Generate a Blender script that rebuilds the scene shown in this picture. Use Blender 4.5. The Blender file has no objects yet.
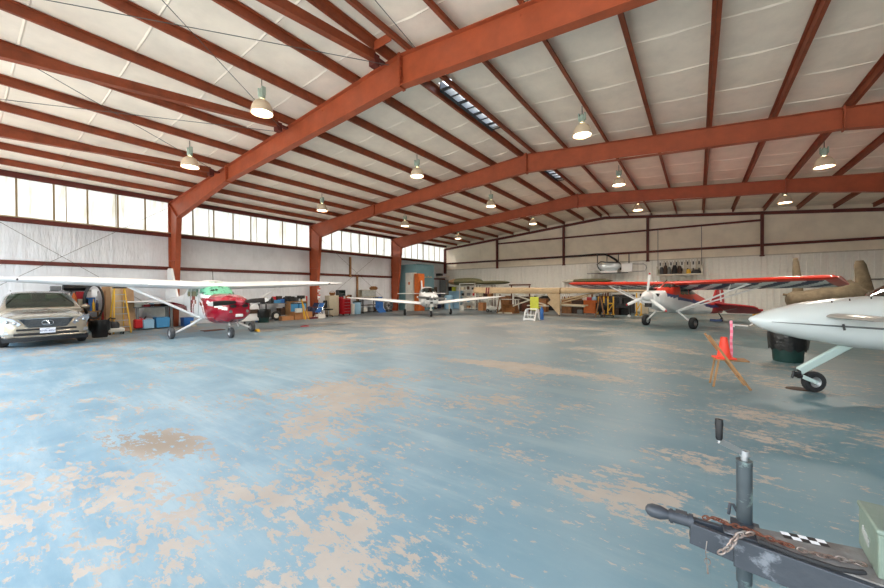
EXPOSURE = 1.85; LAMP_W = 180; PEEL = .982
import bpy, math, random
from mathutils import Vector, Matrix
PI = math.pi
C = bpy.context.scene.collection
rnd = random.Random(7)

# ------------------------------------------------------------------ materials
def lin(c):
    return tuple(((v/255)/12.92 if v/255 <= .04045 else ((v/255+.055)/1.055)**2.4) for v in c)
def rgba(c): return (*lin(c), 1)
MATS = {}
def mat(name, rgb, rough=.5, metal=0, var=.0, vs=6, bump=0, bs=20, rgb2=None, thr=None, coat=0, emit=0, alpha=1, trans=0):
    """plain surface with an optional patchy second colour and bump"""
    if name in MATS: return MATS[name]
    m = bpy.data.materials.new(name); m.use_nodes = True
    nt = m.node_tree; b = nt.nodes['Principled BSDF']
    b.inputs['Base Color'].default_value = rgba(rgb)
    b.inputs['Roughness'].default_value = rough
    b.inputs['Metallic'].default_value = metal
    if coat: b.inputs['Coat Weight'].default_value = coat
    if trans: b.inputs['Transmission Weight'].default_value = trans
    if emit:
        b.inputs['Emission Color'].default_value = rgba(rgb); b.inputs['Emission Strength'].default_value = emit
    tc = nt.nodes.new('ShaderNodeTexCoord')
    if var or rgb2:
        n = nt.nodes.new('ShaderNodeTexNoise'); n.inputs['Scale'].default_value = vs; n.inputs['Detail'].default_value = 6
        n.inputs['Roughness'].default_value = .65
        nt.links.new(tc.outputs['Object'], n.inputs['Vector'])
        r = nt.nodes.new('ShaderNodeValToRGB')
        t = thr if thr is not None else .5; w = .04 if thr is not None else .2
        r.color_ramp.elements[0].position = max(0, t-w); r.color_ramp.elements[1].position = min(1, t+w)
        c2 = rgb2 or tuple(max(0, v*(1-var)) for v in rgb)
        r.color_ramp.elements[0].color = rgba(rgb); r.color_ramp.elements[1].color = rgba(c2)
        nt.links.new(n.outputs['Fac'], r.inputs['Fac']); nt.links.new(r.outputs['Color'], b.inputs['Base Color'])
    if bump:
        n = nt.nodes.new('ShaderNodeTexNoise'); n.inputs['Scale'].default_value = bs; n.inputs['Detail'].default_value = 4
        nt.links.new(tc.outputs['Object'], n.inputs['Vector'])
        bp = nt.nodes.new('ShaderNodeBump'); bp.inputs['Strength'].default_value = bump; bp.inputs['Distance'].default_value = .02
        nt.links.new(n.outputs['Fac'], bp.inputs['Height']); nt.links.new(bp.outputs['Normal'], b.inputs['Normal'])
    MATS[name] = m
    return m

M = {}
def dm(key, *a, **k): M[key] = mat(key, *a, **k)
dm('red_steel', (154, 74, 41), .55, var=.25, vs=3, bump=.05)
dm('rafter_red', (174, 84, 50), .5, var=.16, vs=2.2)
dm('dark_red_steel', (104, 42, 32), .55, var=.2, vs=3)
dm('white_paint', (232, 234, 236), .28, coat=.4)
dm('white_dull', (220, 220, 214), .55, var=.08)
dm('offwhite', (205, 200, 186), .6, var=.1)
dm('beige', (190, 180, 158), .55, var=.08)
dm('tan_cover', (196, 172, 138), .75, var=.12, vs=3)
dm('wood', (156, 104, 58), .6, var=.35, vs=5)
dm('light_wood', (172, 128, 84), .6, var=.25, vs=5)
dm('plywood', (176, 142, 106), .7, var=.15, vs=3)
dm('cardboard', (178, 126, 82), .8, var=.12)
dm('dark_brown', (74, 52, 38), .7, var=.3)
dm('black', (22, 22, 24), .45)
dm('black_soft', (34, 34, 36), .8, var=.4)
dm('rubber', (38, 38, 40), .8, var=.3)
dm('rubber_grey', (84, 86, 90), .8, var=.3)
dm('steel', (170, 172, 174), .35, .8)
dm('chrome', (215, 217, 220), .15, 1)
dm('grey', (120, 124, 126), .6, var=.15)
dm('dark_grey', (62, 64, 68), .6, var=.2)
dm('mid_steel', (120, 122, 122), .5, .5, var=.2)
dm('cherry', (150, 14, 40), .22, coat=.6)
dm('cherry_dark', (104, 16, 34), .3, coat=.4)
dm('prop_black', (24, 22, 24), .5)
dm('green_screen', (112, 186, 156), .25, rgb2=(16, 40, 34), vs=6, thr=.56, coat=.5)
dm('glass_dark', (22, 34, 34), .06, coat=.6)
dm('glass_green', (70, 120, 104), .08, coat=.6)
dm('glass_side', (52, 62, 60), .08, coat=.5)
dm('orange_red', (205, 48, 24), .35, coat=.3)
dm('deep_red', (172, 26, 34), .4, coat=.2)
dm('royal_blue', (44, 70, 122), .35, coat=.3)
dm('navy', (36, 44, 80), .5)
dm('red', (190, 26, 32), .45)
dm('tool_red', (172, 20, 34), .35, var=.1)
dm('blue', (40, 98, 168), .5)
dm('tote_blue', (64, 134, 182), .5)
dm('light_blue', (150, 190, 216), .5)
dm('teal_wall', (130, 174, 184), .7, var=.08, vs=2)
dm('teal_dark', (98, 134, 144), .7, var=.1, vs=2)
dm('orange', (206, 106, 40), .6, var=.12)
dm('yellow', (226, 176, 44), .45, var=.08)
dm('lime', (200, 204, 66), .5, var=.1)
dm('cone', (240, 68, 44), .5)
dm('pink', (238, 112, 140), .6)
dm('dark_green', (22, 62, 58), .5, var=.15)
dm('bin_bag', (9, 10, 12), .28, bump=.6, bs=14)
dm('canvas', (138, 125, 102), .9, var=.25, vs=4, bump=.5, bs=7)
dm('olive', (102, 100, 68), .7, var=.25, vs=4)
dm('car_paint', (170, 160, 144), .25, .55, coat=1)
dm('car_black', (26, 28, 32), .35)
dm('grille', (52, 58, 66), .35, .5)
dm('headlamp', (140, 146, 156), .08, .3, coat=1)
dm('seat_cream', (168, 176, 140), .7)
dm('plate_white', (226, 228, 236), .4)
dm('plate_ink', (70, 76, 120), .5)
dm('lamp_shell', (226, 206, 178), .5)
dm('lamp_green', (160, 178, 164), .5)
dm('lamp_glow', (255, 232, 200), .4, emit=5)
dm('tongue_black', (58, 62, 68), .5, .2, rgb2=(110, 114, 120), vs=9, thr=.63, bump=.2)
dm('tongue_grey', (134, 134, 132), .6, .1, rgb2=(88, 80, 74), vs=7, bump=.2)
dm('jack_paint', (70, 78, 82), .4, .4, rgb2=(120, 138, 134), vs=9, thr=.6, bump=.1)
dm('rust', (112, 68, 48), .8, .2, rgb2=(84, 46, 36), vs=30)
dm('chain_grey', (150, 150, 146), .45, .7, rgb2=(120, 84, 66), vs=20)
dm('box_green', (92, 108, 96), .5, rgb2=(116, 128, 116), vs=5, bump=.1)
dm('pale_ez', (216, 222, 222), .25, coat=.5)
dm('canard', (150, 144, 136), .4, coat=.2)
dm('gear_pale', (186, 204, 200), .35, coat=.3)
dm('sill_tan', (196, 176, 144), .7, var=.15)
dm('batten', (158, 140, 108), .7)
dm('white_panel', (214, 212, 200), .6, var=.06)
dm('cable', (90, 90, 88), .5, .5)
dm('silver', (222, 234, 240), .25, .3)
dm('cover_grey', (176, 180, 176), .7, var=.2)

def n_(nt, t, **k):
    n = nt.nodes.new(t)
    for a, v in k.items():
        if a.startswith('i_'): n.inputs[a[2:].replace('_', ' ')].default_value = v
        else: setattr(n, a, v)
    return n
def math_(nt, op, a, b=None, clamp=False):
    n = nt.nodes.new('ShaderNodeMath'); n.operation = op; n.use_clamp = clamp
    for i, v in enumerate((a, b)):
        if v is None: continue
        if isinstance(v, (int, float)): n.inputs[i].default_value = v
        else: nt.links.new(v, n.inputs[i])
    return n.outputs[0]
def mix_(nt, f, a, b):
    n = nt.nodes.new('ShaderNodeMix'); n.data_type = 'RGBA'
    for i, v in ((0, f), (6, a), (7, b)):
        if isinstance(v, (int, float)): n.inputs[i].default_value = v
        elif isinstance(v, tuple): n.inputs[i].default_value = rgba(v)
        else: nt.links.new(v, n.inputs[i])
    return n.outputs[2]
def noise_(nt, vec, scale, detail=4, rough=.6, sc=(1, 1, 1), rot=0, loc=(0, 0, 0)):
    mp = nt.nodes.new('ShaderNodeMapping'); mp.inputs['Scale'].default_value = sc
    mp.inputs['Rotation'].default_value = (0, 0, rot); mp.inputs['Location'].default_value = loc
    nt.links.new(vec, mp.inputs['Vector'])
    n = nt.nodes.new('ShaderNodeTexNoise'); n.inputs['Scale'].default_value = scale
    n.inputs['Detail'].default_value = detail; n.inputs['Roughness'].default_value = rough
    nt.links.new(mp.outputs[0], n.inputs['Vector'])
    return n.outputs['Fac']
def ramp_(nt, f, a, b):
    n = nt.nodes.new('ShaderNodeMapRange'); n.interpolation_type = 'SMOOTHSTEP'
    n.inputs['From Min'].default_value = a; n.inputs['From Max'].default_value = b
    nt.links.new(f, n.inputs['Value']); return n.outputs[0]

def floor_mat():
    m = bpy.data.materials.new('worn_blue_floor_paint'); m.use_nodes = True
    nt = m.node_tree; b = nt.nodes['Principled BSDF']
    tc = nt.nodes.new('ShaderNodeTexCoord'); v = tc.outputs['Object']
    sp = nt.nodes.new('ShaderNodeSeparateXYZ'); nt.links.new(v, sp.inputs[0])
    X, Y = sp.outputs[0], sp.outputs[1]
    # how much of the paint has gone, by region
    big = noise_(nt, v, .16, 2, .5, loc=(3.1, 7.7, 0))
    mid = noise_(nt, v, .55, 3, .6)
    fine = math_(nt, 'ADD', math_(nt, 'MULTIPLY', noise_(nt, v, 9.5, 12, .74, sc=(.7, 1.25, 1), rot=.32), .78), math_(nt, 'MULTIPLY', noise_(nt, v, 1.7, 6, .6, sc=(.7, 1.3, 1), rot=.32), .35))
    dens = math_(nt, 'ADD', math_(nt, 'MULTIPLY', big, .34), math_(nt, 'MULTIPLY', mid, .40))
    def blob(cx, cy, rx, ry, amt, rot=0):
        cr, sr = math.cos(rot), math.sin(rot)
        dx = math_(nt, 'SUBTRACT', X, cx); dy = math_(nt, 'SUBTRACT', Y, cy)
        px = math_(nt, 'DIVIDE', math_(nt, 'ADD', math_(nt, 'MULTIPLY', dx, cr), math_(nt, 'MULTIPLY', dy, sr)), rx)
        py = math_(nt, 'DIVIDE', math_(nt, 'SUBTRACT', math_(nt, 'MULTIPLY', dy, cr), math_(nt, 'MULTIPLY', dx, sr)), ry)
        d = math_(nt, 'SQRT', math_(nt, 'ADD', math_(nt, 'MULTIPLY', px, px), math_(nt, 'MULTIPLY', py, py)))
        return math_(nt, 'MULTIPLY', math_(nt, 'SUBTRACT', 1, ramp_(nt, d, .2, 1.1)), amt)
    for q in BLOBS: dens = math_(nt, 'ADD', dens, blob(*q))
    s = math_(nt, 'ADD', fine, dens)
    peel = ramp_(nt, s, PEEL, PEEL+.016)
    fleck = ramp_(nt, math_(nt, 'ADD', noise_(nt, v, 13, 8, .7, sc=(.6, 1.5, 1), rot=.4), math_(nt, 'MULTIPLY', s, .35)), .93, .95)
    peel = math_(nt, 'MAXIMUM', peel, fleck)
    tones = noise_(nt, v, 1.3, 5, .6)
    blue = mix_(nt, ramp_(nt, tones, .3, .7), (102, 138, 156), (122, 153, 168))
    scuff = noise_(nt, v, 1.1, 8, .7, sc=(.35, 2.2, 1), rot=.45)
    blue = mix_(nt, math_(nt, 'MULTIPLY', ramp_(nt, scuff, .44, .68), .6), blue, (158, 176, 182))
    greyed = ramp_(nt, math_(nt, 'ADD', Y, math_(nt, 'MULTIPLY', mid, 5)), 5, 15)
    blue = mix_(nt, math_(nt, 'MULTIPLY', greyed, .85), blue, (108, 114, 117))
    # dimmer, greener light of the right-hand part, put into the colour
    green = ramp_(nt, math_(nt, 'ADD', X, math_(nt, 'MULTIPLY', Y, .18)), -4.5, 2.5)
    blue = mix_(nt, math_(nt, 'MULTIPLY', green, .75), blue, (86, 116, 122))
    conc = mix_(nt, noise_(nt, v, 3, 6, .6), (176, 168, 158), (150, 140, 128))
    conc = mix_(nt, math_(nt, 'MULTIPLY', blob(-4.9, 1.35, 1.1, .45, 1, .3), .8), conc, (128, 114, 98))
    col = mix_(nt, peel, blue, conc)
    # hairline joints
    for ax, per, off in ((X, 6.12, 3.0), (Y, 7.86, 1.27)):
        fr = math_(nt, 'FRACT', math_(nt, 'DIVIDE', math_(nt, 'ADD', ax, off), per))
        dd = math_(nt, 'ABSOLUTE', math_(nt, 'SUBTRACT', fr, .5))
        ln = math_(nt, 'MULTIPLY', math_(nt, 'LESS_THAN', dd, .0006), .05)
        col = mix_(nt, ln, col, (70, 72, 74))
    specks = math_(nt, 'GREATER_THAN', noise_(nt, v, 2.1, 5, .6, sc=(.7, 2, 1), loc=(9, 4, 0)), .735)
    col = mix_(nt, math_(nt, 'MULTIPLY', specks, .7), col, (58, 70, 78))
    nt.links.new(col, b.inputs['Base Color'])
    rg = math_(nt, 'ADD', math_(nt, 'MULTIPLY', peel, .3), math_(nt, 'ADD', .36, math_(nt, 'MULTIPLY', scuff, .2)))
    nt.links.new(rg, b.inputs['Roughness'])
    bp = nt.nodes.new('ShaderNodeBump'); bp.inputs['Strength'].default_value = .25; bp.inputs['Distance'].default_value = .004
    nt.links.new(math_(nt, 'SUBTRACT', tones, peel), bp.inputs['Height']); nt.links.new(bp.outputs[0], b.inputs['Normal'])
    return m

def vinyl_mat(name, rgb, horiz=False, crinkle=.6):
    """white vinyl faced insulation with gathers and a seam every metre and a third"""
    m = bpy.data.materials.new(name); m.use_nodes = True
    nt = m.node_tree; b = nt.nodes['Principled BSDF']
    tc = nt.nodes.new('ShaderNodeTexCoord'); v = tc.outputs['Object']
    n1 = noise_(nt, v, 1.2, 5, .6)
    col = mix_(nt, ramp_(nt, n1, .3, .75), rgb, tuple(x*.94 for x in rgb))
    nt.links.new(col, b.inputs['Base Color']); b.inputs['Roughness'].default_value = .45
    if horiz: h = noise_(nt, v, 1.6, 3, .5, sc=(3.2, .7, 1))
    else: h = noise_(nt, v, 2.6, 3, .55, sc=(2.2, 2.2, .45))
    bp = nt.nodes.new('ShaderNodeBump'); bp.inputs['Strength'].default_value = crinkle; bp.inputs['Distance'].default_value = .05
    nt.links.new(h, bp.inputs['Height']); nt.links.new(bp.outputs[0], b.inputs['Normal'])
    return m

def pane_mat():
    m = bpy.data.materials.new('translucent_panel'); m.use_nodes = True
    nt = m.node_tree; nt.nodes.remove(nt.nodes['Principled BSDF']); out = nt.nodes['Material Output']
    tc = nt.nodes.new('ShaderNodeTexCoord'); v = tc.outputs['Object']
    st = noise_(nt, v, 1.8, 5, .65, sc=(1, 3.0, .35))
    col = mix_(nt, ramp_(nt, st, .45, .8), (192, 194, 194), (168, 166, 156))
    t = nt.nodes.new('ShaderNodeBsdfTranslucent'); d = nt.nodes.new('ShaderNodeBsdfDiffuse')
    mx = nt.nodes.new('ShaderNodeMixShader'); mx.inputs[0].default_value = .3
    nt.links.new(col, t.inputs[0]); nt.links.new(col, d.inputs[0])
    nt.links.new(t.outputs[0], mx.inputs[1]); nt.links.new(d.outputs[0], mx.inputs[2])
    nt.links.new(mx.outputs[0], out.inputs[0])
    return m

# ------------------------------------------------------------------ mesh building
def V(*a): return Vector(a)
class MB:
    def __init__(s): s.v = []; s.f = []; s.m = []
    def add(s, vs, fs, m=0):
        o = len(s.v); s.v += [tuple(p) for p in vs]
        for i, f in enumerate(fs):
            s.f.append([o+k for k in f]); s.m.append(m if isinstance(m, int) else m[i])
        return s
    def box(s, c, d, rz=0, m=0, R=None, taper=1):
        x, y, z = (q/2 for q in d)
        vs = [V(a*x*(taper if e > 0 else 1), b_*y*(taper if e > 0 else 1), e*z) for e in (-1, 1) for a, b_ in ((-1, -1), (1, -1), (1, 1), (-1, 1))]
        R = R or Matrix.Rotation(rz, 3, 'Z')
        vs = [R @ p + V(*c) for p in vs]
        return s.add(vs, [(3, 2, 1, 0), (4, 5, 6, 7), (0, 1, 5, 4), (1, 2, 6, 5), (2, 3, 7, 6), (3, 0, 4, 7)], m)
    def bar(s, p, q, w, h, m=0, up=(0, 0, 1)):
        p, q = V(*p), V(*q); d = (q-p).normalized(); u = V(*up)
        if abs(d.dot(u)) > .98: u = V(1, 0, 0)
        r = d.cross(u).normalized(); u = r.cross(d)
        vs = [P + r*a*w/2 + u*b_*h/2 for P in (p, q) for a, b_ in ((-1, -1), (1, -1), (1, 1), (-1, 1))]
        return s.add(vs, [(0, 1, 2, 3), (7, 6, 5, 4), (0, 4, 5, 1), (1, 5, 6, 2), (2, 6, 7, 3), (3, 7, 4, 0)], m)
    def cyl(s, p, q, r, r2=None, n=14, m=0, caps=True):
        p, q = V(*p), V(*q); d = (q-p).normalized(); u = V(0, 0, 1) if abs(d.z) < .95 else V(1, 0, 0)
        a = d.cross(u).normalized(); b_ = a.cross(d); r2 = r if r2 is None else r2
        vs = [P + (a*math.cos(t)+b_*math.sin(t))*R for P, R in ((p, r), (q, r2)) for t in [2*PI*i/n for i in range(n)]]
        fs = [(i, i+n, (i+1) % n+n, (i+1) % n) for i in range(n)]
        if caps: fs += [tuple(range(n)), tuple(range(2*n-1, n-1, -1))]
        return s.add(vs, fs, m)
    def tube(s, pts, r, n=8, m=0, closed=False):
        pts = [V(*p) for p in pts]; k = len(pts); vs = []
        pa = None
        for i, p in enumerate(pts):
            if closed: d = (pts[(i+1) % k]-pts[i-1])
            else: d = pts[min(i+1, k-1)]-pts[max(i-1, 0)]
            d.normalize()
            if pa is None:
                u = V(0, 0, 1) if abs(d.z) < .9 else V(1, 0, 0)
                a = d.cross(u).normalized()
            else: a = (pa - d*pa.dot(d)).normalized()
            pa = a; b_ = a.cross(d)
            rr = r if isinstance(r, (int, float)) else r[i]
            vs += [p+(a*math.cos(t)+b_*math.sin(t))*rr for t in [2*PI*j/n for j in range(n)]]
        fs = []
        for i in range(k if closed else k-1):
            for j in range(n):
                A = i*n; B = ((i+1) % k)*n
                fs.append((A+j, B+j, B+(j+1) % n, A+(j+1) % n))
        if not closed: fs += [tuple(range(n)), tuple(range(k*n-1, k*n-n-1, -1))]
        return s.add(vs, fs, m)
    def lathe(s, prof, c=(0, 0, 0), n=24, m=0, axis='Z', R=None):
        vs = []
        for r, z in prof:
            for i in range(n):
                t = 2*PI*i/n; p = V(r*math.cos(t), r*math.sin(t), z)
                if axis == 'X': p = V(p.z, p.x, p.y)
                if axis == 'Y': p = V(p.x, p.z, p.y)
                if R: p = R @ p
                vs.append(p+V(*c))
        fs = [(j*n+i, j*n+(i+1) % n, (j+1)*n+(i+1) % n, (j+1)*n+i) for j in range(len(prof)-1) for i in range(n)]
        return s.add(vs, fs, m)
    def loft(s, rings, m=0, keep=None, fn=None, caps=(True, True)):
        n = len(rings[0]); vs = [V(*p) for r in rings for p in r]
        fs, ms = [], []
        for j in range(len(rings)-1):
            for i in range(n):
                f = (j*n+i, j*n+(i+1) % n, (j+1)*n+(i+1) % n, (j+1)*n+i)
                c = (vs[f[0]]+vs[f[1]]+vs[f[2]]+vs[f[3]])/4
                if keep and not keep(c): continue
                fs.append(f); ms.append(fn(c) if fn else m)
        for k, rr in ((0, range(n-1, -1, -1)), (1, range(len(vs)-n, len(vs)))):
            if caps[k]:
                fs.append(tuple(rr)); ms.append(fn(vs[rr[0]]) if fn else m)
        return s.add(vs, fs, ms)
    def prism(s, poly, y0, y1, plane='XZ', m=0):
        def P(a, b_, c):
            return V(a, c, b_) if plane == 'XZ' else V(c, a, b_) if plane == 'YZ' else V(a, b_, c)
        n = len(poly); vs = [P(a, b_, y0) for a, b_ in poly]+[P(a, b_, y1) for a, b_ in poly]
        fs = [tuple(range(n-1, -1, -1)), tuple(range(n, 2*n))]+[(i, (i+1) % n, (i+1) % n+n, i+n) for i in range(n)]
        return s.add(vs, fs, m)
    def ball(s, c, r, n=14, k=9, m=0):
        r = (r, r, r) if isinstance(r, (int, float)) else r
        vs = [V(c[0], c[1], c[2]-r[2])]
        for j in range(1, k):
            t = PI*j/k-PI/2
            vs += [V(c[0]+r[0]*math.cos(t)*math.cos(2*PI*i/n), c[1]+r[1]*math.cos(t)*math.sin(2*PI*i/n), c[2]+r[2]*math.sin(t)) for i in range(n)]
        vs.append(V(c[0], c[1], c[2]+r[2])); L = len(vs)-1
        fs = [(0, 1+(i+1) % n, 1+i) for i in range(n)]
        for j in range(k-2):
            a = 1+j*n; fs += [(a+i, a+(i+1) % n, a+n+(i+1) % n, a+n+i) for i in range(n)]
        a = 1+(k-2)*n; fs += [(a+i, a+(i+1) % n, L) for i in range(n)]
        return s.add(vs, fs, m)
    def out(s, name, mats, parent=None, smooth=35, bevel=0, fix=True):
        used = set(k for f in s.f for k in f)
        if len(used) != len(s.v):
            mp = {}; nv = []
            for i, p in enumerate(s.v):
                if i in used: mp[i] = len(nv); nv.append(p)
            s.v = nv; s.f = [[mp[k] for k in f] for f in s.f]
        me = bpy.data.meshes.new(name); me.from_pydata(s.v, [], s.f)
        mats = mats if isinstance(mats, (list, tuple)) else [mats]
        for q in mats: me.materials.append(M[q] if isinstance(q, str) else q)
        me.polygons.foreach_set('material_index', s.m)
        if fix:
            import bmesh
            bm = bmesh.new(); bm.from_mesh(me); bmesh.ops.recalc_face_normals(bm, faces=bm.faces); bm.to_mesh(me); bm.free()
        if smooth:
            me.polygons.foreach_set('use_smooth', [True]*len(me.polygons)); me.set_sharp_from_angle(angle=math.radians(smooth))
        me.update()
        o = bpy.data.objects.new(name, me); C.objects.link(o); o.parent = parent
        if bevel:
            b = o.modifiers.new('Bevel', 'BEVEL'); b.width = bevel; b.segments = 2; b.limit_method = 'ANGLE'
        return o

def tag(o, label, cat, group=None):
    o['label'] = label; o['category'] = cat
    if group: o['group'] = group
    return o
def struct(o): o['kind'] = 'structure'; return o
def thing(name, label, cat, loc=(0, 0, 0), rz=0, group=None):
    o = bpy.data.objects.new(name, None); C.objects.link(o); o.empty_display_size = .2
    o.location = loc; o.rotation_euler = (0, 0, rz)
    return tag(o, label, cat, group)
def place(o, loc, rz=0): o.location = loc; o.rotation_euler = (0, 0, rz); return o
def copy_thing(root, loc, rz, label, group=None):
    r = root.copy(); C.objects.link(r); r.location = loc; r.rotation_euler = (0, 0, rz); r['label'] = label
    if group: r['group'] = group
    for ch in list(root.children):
        c = ch.copy(); C.objects.link(c); c.parent = r
        for g in list(ch.children):
            d = g.copy(); C.objects.link(d); d.parent = c
    return r
def text(name, s, size, mtl, parent, loc, rot, depth=.002, align='CENTER', sx=1):
    cu = bpy.data.curves.new(name, 'FONT'); cu.body = s; cu.size = size; cu.extrude = depth; cu.align_x = align; cu.align_y = 'CENTER'
    o = bpy.data.objects.new('tmp', cu); C.objects.link(o)
    dg = bpy.context.evaluated_depsgraph_get(); me = bpy.data.meshes.new_from_object(o.evaluated_get(dg))
    bpy.data.objects.remove(o)
    me.materials.clear(); me.materials.append(M[mtl])
    q = bpy.data.objects.new(name, me); C.objects.link(q); q.parent = parent; q.location = loc; q.rotation_euler = rot; q.scale = (sx, 1, 1)
    return q
def ringx(x, hw, zb, zt, e=2.6, n=36, yo=0, flat=None):
    """superellipse section across the body, at station x"""
    zc, hz = (zb+zt)/2, (zt-zb)/2; r = []
    for i in range(n):
        t = 2*PI*i/n; c, s_ = math.cos(t), math.sin(t)
        r.append((x, yo+hw*math.copysign(abs(c)**(2/e), c), zc+hz*math.copysign(abs(s_)**(2/e), s_)))
    return r
def interp(tab, x):
    """tab: rows (x, a, b, c...) with falling or rising x; smooth"""
    t = sorted(tab)
    if x <= t[0][0]: return t[0][1:]
    for a, b_ in zip(t, t[1:]):
        if x <= b_[0]:
            k = (x-a[0])/(b_[0]-a[0]); return tuple(p+(q-p)*k for p, q in zip(a[1:], b_[1:]))
    return t[-1][1:]
def body(tab, n=40, e=2.6, seg=36, extra=()):
    xs = sorted(set([r[0] for r in tab]+[tab[0][0]+(tab[-1][0]-tab[0][0])*i/n for i in range(n+1)]+list(extra)))
    out = []
    for x in xs:
        r = interp(tab, x); out.append(ringx(x, r[0], r[1], r[2], r[3] if len(r) > 3 else e, seg))
    return out
AF = [(1, 0), (.9, .035), (.7, .075), (.45, .105), (.25, .11), (.1, .08), (.03, .045), (0, 0), (.03, -.025), (.1, -.04), (.3, -.05), (.6, -.035), (.85, -.015)]
def airfoil(xle, y, z, chord, tk=1, pitch=0):
    return [(xle-c*chord, y, z+h*chord*tk-c*chord*pitch) for c, h in AF]
# ------------------------------------------------------------------ the hall (metres; x across, y along, z up)
XL, XR, XM = -21.2, 9.4, -5.9
FY = [-1.27, 6.59, 14.45, 22.31, 30.17]
def roof(x): return 7.38-.0876*abs(x-XM)
BLOBS = [(-4.8, 1.35, 1.1, .4, .15, .3), (-4.3, .8, 1.1, .3, .045, .3), (-3.4, .3, .9, .25, .02, .4), (-3.9, 2.4, .6, .35, .07, 0), (-3.15, 1.4, .3, .2, .05, 0), (-1.95, 1.75, .2, .25, .05, 0),
         (-4.6, 3.9, 1.6, .9, .07, .3), (-3.2, 7.2, 2.6, .5, .14, .1), (-5.0, 5.2, 2.2, .6, .07, .3), (-.6, 3.15, .7, .45, .10, .3), (.0, 4.1, .9, .5, .09, -.3), (1.3, 6.0, 2.0, .7, .07, -.3),
         (1.2, 8.6, 1.6, .8, .06, 0), (-2.4, 3.4, .7, .6, -.07, 0), (-2.2, 1.05, .6, .4, -.07, 0), (-.7, 2.2, .7, .5, -.06, 0), (-8, 4.5, 3.5, 1.8, -.03, .4), (.6, 2.6, .9, .5, -.05, 0), (-3.9, 3.0, .3, .5, -.04, 0)]
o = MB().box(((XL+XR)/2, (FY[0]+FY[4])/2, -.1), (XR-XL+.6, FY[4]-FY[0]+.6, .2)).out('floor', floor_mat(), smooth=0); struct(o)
o = MB().box((-6, -26.6, -.12), (90, 50, .2)).out('apron', mat('apron_concrete', (176, 172, 164), .85, var=.1, vs=.6), smooth=0); struct(o)

# ceiling: vinyl faced insulation sagging between the purlins, with taped folds across it
cm = vinyl_mat('ceiling_vinyl', (246, 234, 218), True, .3)
PX = [-6.17, -7.5, -9.03, -10.56, -12.09, -13.63, -15.17, -16.7, -18.22, -19.75, -21.08, -5.63, -4.3, -2.77, -1.24, .29, 1.83, 3.37, 4.9, 6.42, 7.95, 9.28]
def ceil_z(x): return roof(x)+.215
b = MB()
xs = sorted(PX+[(p+q)/2 for p, q in zip(sorted(PX), sorted(PX)[1:])]+[XL-.15, XR+.15, XM])
seams = [-.6+1.62*i for i in range(20)]
ys = [FY[0]-.2]
for s_ in seams: ys += [s_-.03, s_, s_+.03, s_+.81]
ys = [y for y in ys if y < FY[4]+.2]+[FY[4]+.2]
sp = sorted(PX); vs = []
for y in ys:
    near = min(abs(y-s_) for s_ in seams)
    for x in xs:
        d = min(abs(x-p) for p in PX)
        sag = .014*min(1, d/.7)**.5 if d > .01 else 0
        z = ceil_z(x)-sag
        if near < .001: z -= .03 if d > .01 else .008
        vs.append((x, y, z))
n = len(xs)
b.add(vs, [(j*n+i, j*n+i+1, (j+1)*n+i+1, (j+1)*n+i) for j in range(len(ys)-1) for i in range(n-1)
           if not (abs((xs[i]+xs[i+1])/2+5.9) < .27 and any(a < (ys[j]+ys[j+1])/2 < c for a, c in ((8.45, 11.7), (16.9, 19.2))))])
# metal roof above it
for x0, x1 in ((XL-.4, XM-.26), (XM+.28, XR+.4)):
    b.add([(x0, FY[0]-.4, roof(x0)+.36), (x1, FY[0]-.4, roof(x1)+.36), (x1, FY[4]+.4, roof(x1)+.36), (x0, FY[4]+.4, roof(x0)+.36)], [(0, 1, 2, 3)])
for a, c in ((FY[0]-.4, 8.45), (11.7, 16.9), (19.2, FY[4]+.4)):
    b.add([(XM-.26, a, 7.73), (XM+.28, a, 7.72), (XM+.28, c, 7.72), (XM-.26, c, 7.73)], [(0, 1, 2, 3)])
struct(b.out('ceiling', cm, smooth=25, fix=False))

# left wall
wl = vinyl_mat('wall_vinyl', (228, 232, 238), False, 1.0)
b = MB().box((XL-.08, 14.5, 2.27), (.06, 31.9, 4.54))
for i in range(24): b.box((XL-.045, FY[0]+.45+1.31*i, 2.27), (.02, .03, 4.5))
b.box((XL-.08, 14.5, 6.4), (.06, 31.9, .5))
struct(b.out('wall_left', wl))
pm = pane_mat()
for k in range(4):
    y0, y1 = FY[k]+.1, FY[k+1]-.1
    w = struct(bpy.data.objects.new('window_%d' % (k+1), None)); C.objects.link(w); w.location = (XL, (y0+y1)/2, 4.55)
    yc = (y0+y1)/2; L = FY[k+1]-FY[k]
    p = MB().box((-.08, 0, .8), (.012, L, 1.7)).out('pane', pm, w, smooth=0)
    f = MB(); nb = 8 if k < 2 else 9
    for i in range(nb+1):
        f.box((-.055, -L/2+L*i/nb+(.03 if i == 0 else 0), .8), (.035, .06, 1.6))
    f.box((-.06, .35, .8), (.03, .025, 1.6)); f.box((-.06, -2.2 if k else 1.9, .8), (.03, .025, 1.6))
    f.out('frame', 'batten', w)
b = MB().box((XL-.02, 14.45, 4.575), (.16, 31.4, .045))
struct(b.out('trim_1', 'sill_tan'))
# right wall, gable over the front opening and an unseen leaf added to darken the right side
struct(MB().box((XR+.1, 14.45, 3.1), (.1, 31.6, 6.2)).out('wall_right', wl))
b = MB().prism([(XL-.2, 5.2), (XR+.2, 5.2), (XR+.2, 6.3), (XM, 7.6), (XL-.2, 6.3)], FY[0]-.42, FY[0]-.34)
b.box((8.55, FY[0]-.38, 2.6), (2.1, .08, 5.2))
struct(b.out('wall_front', 'white_panel'))
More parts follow.
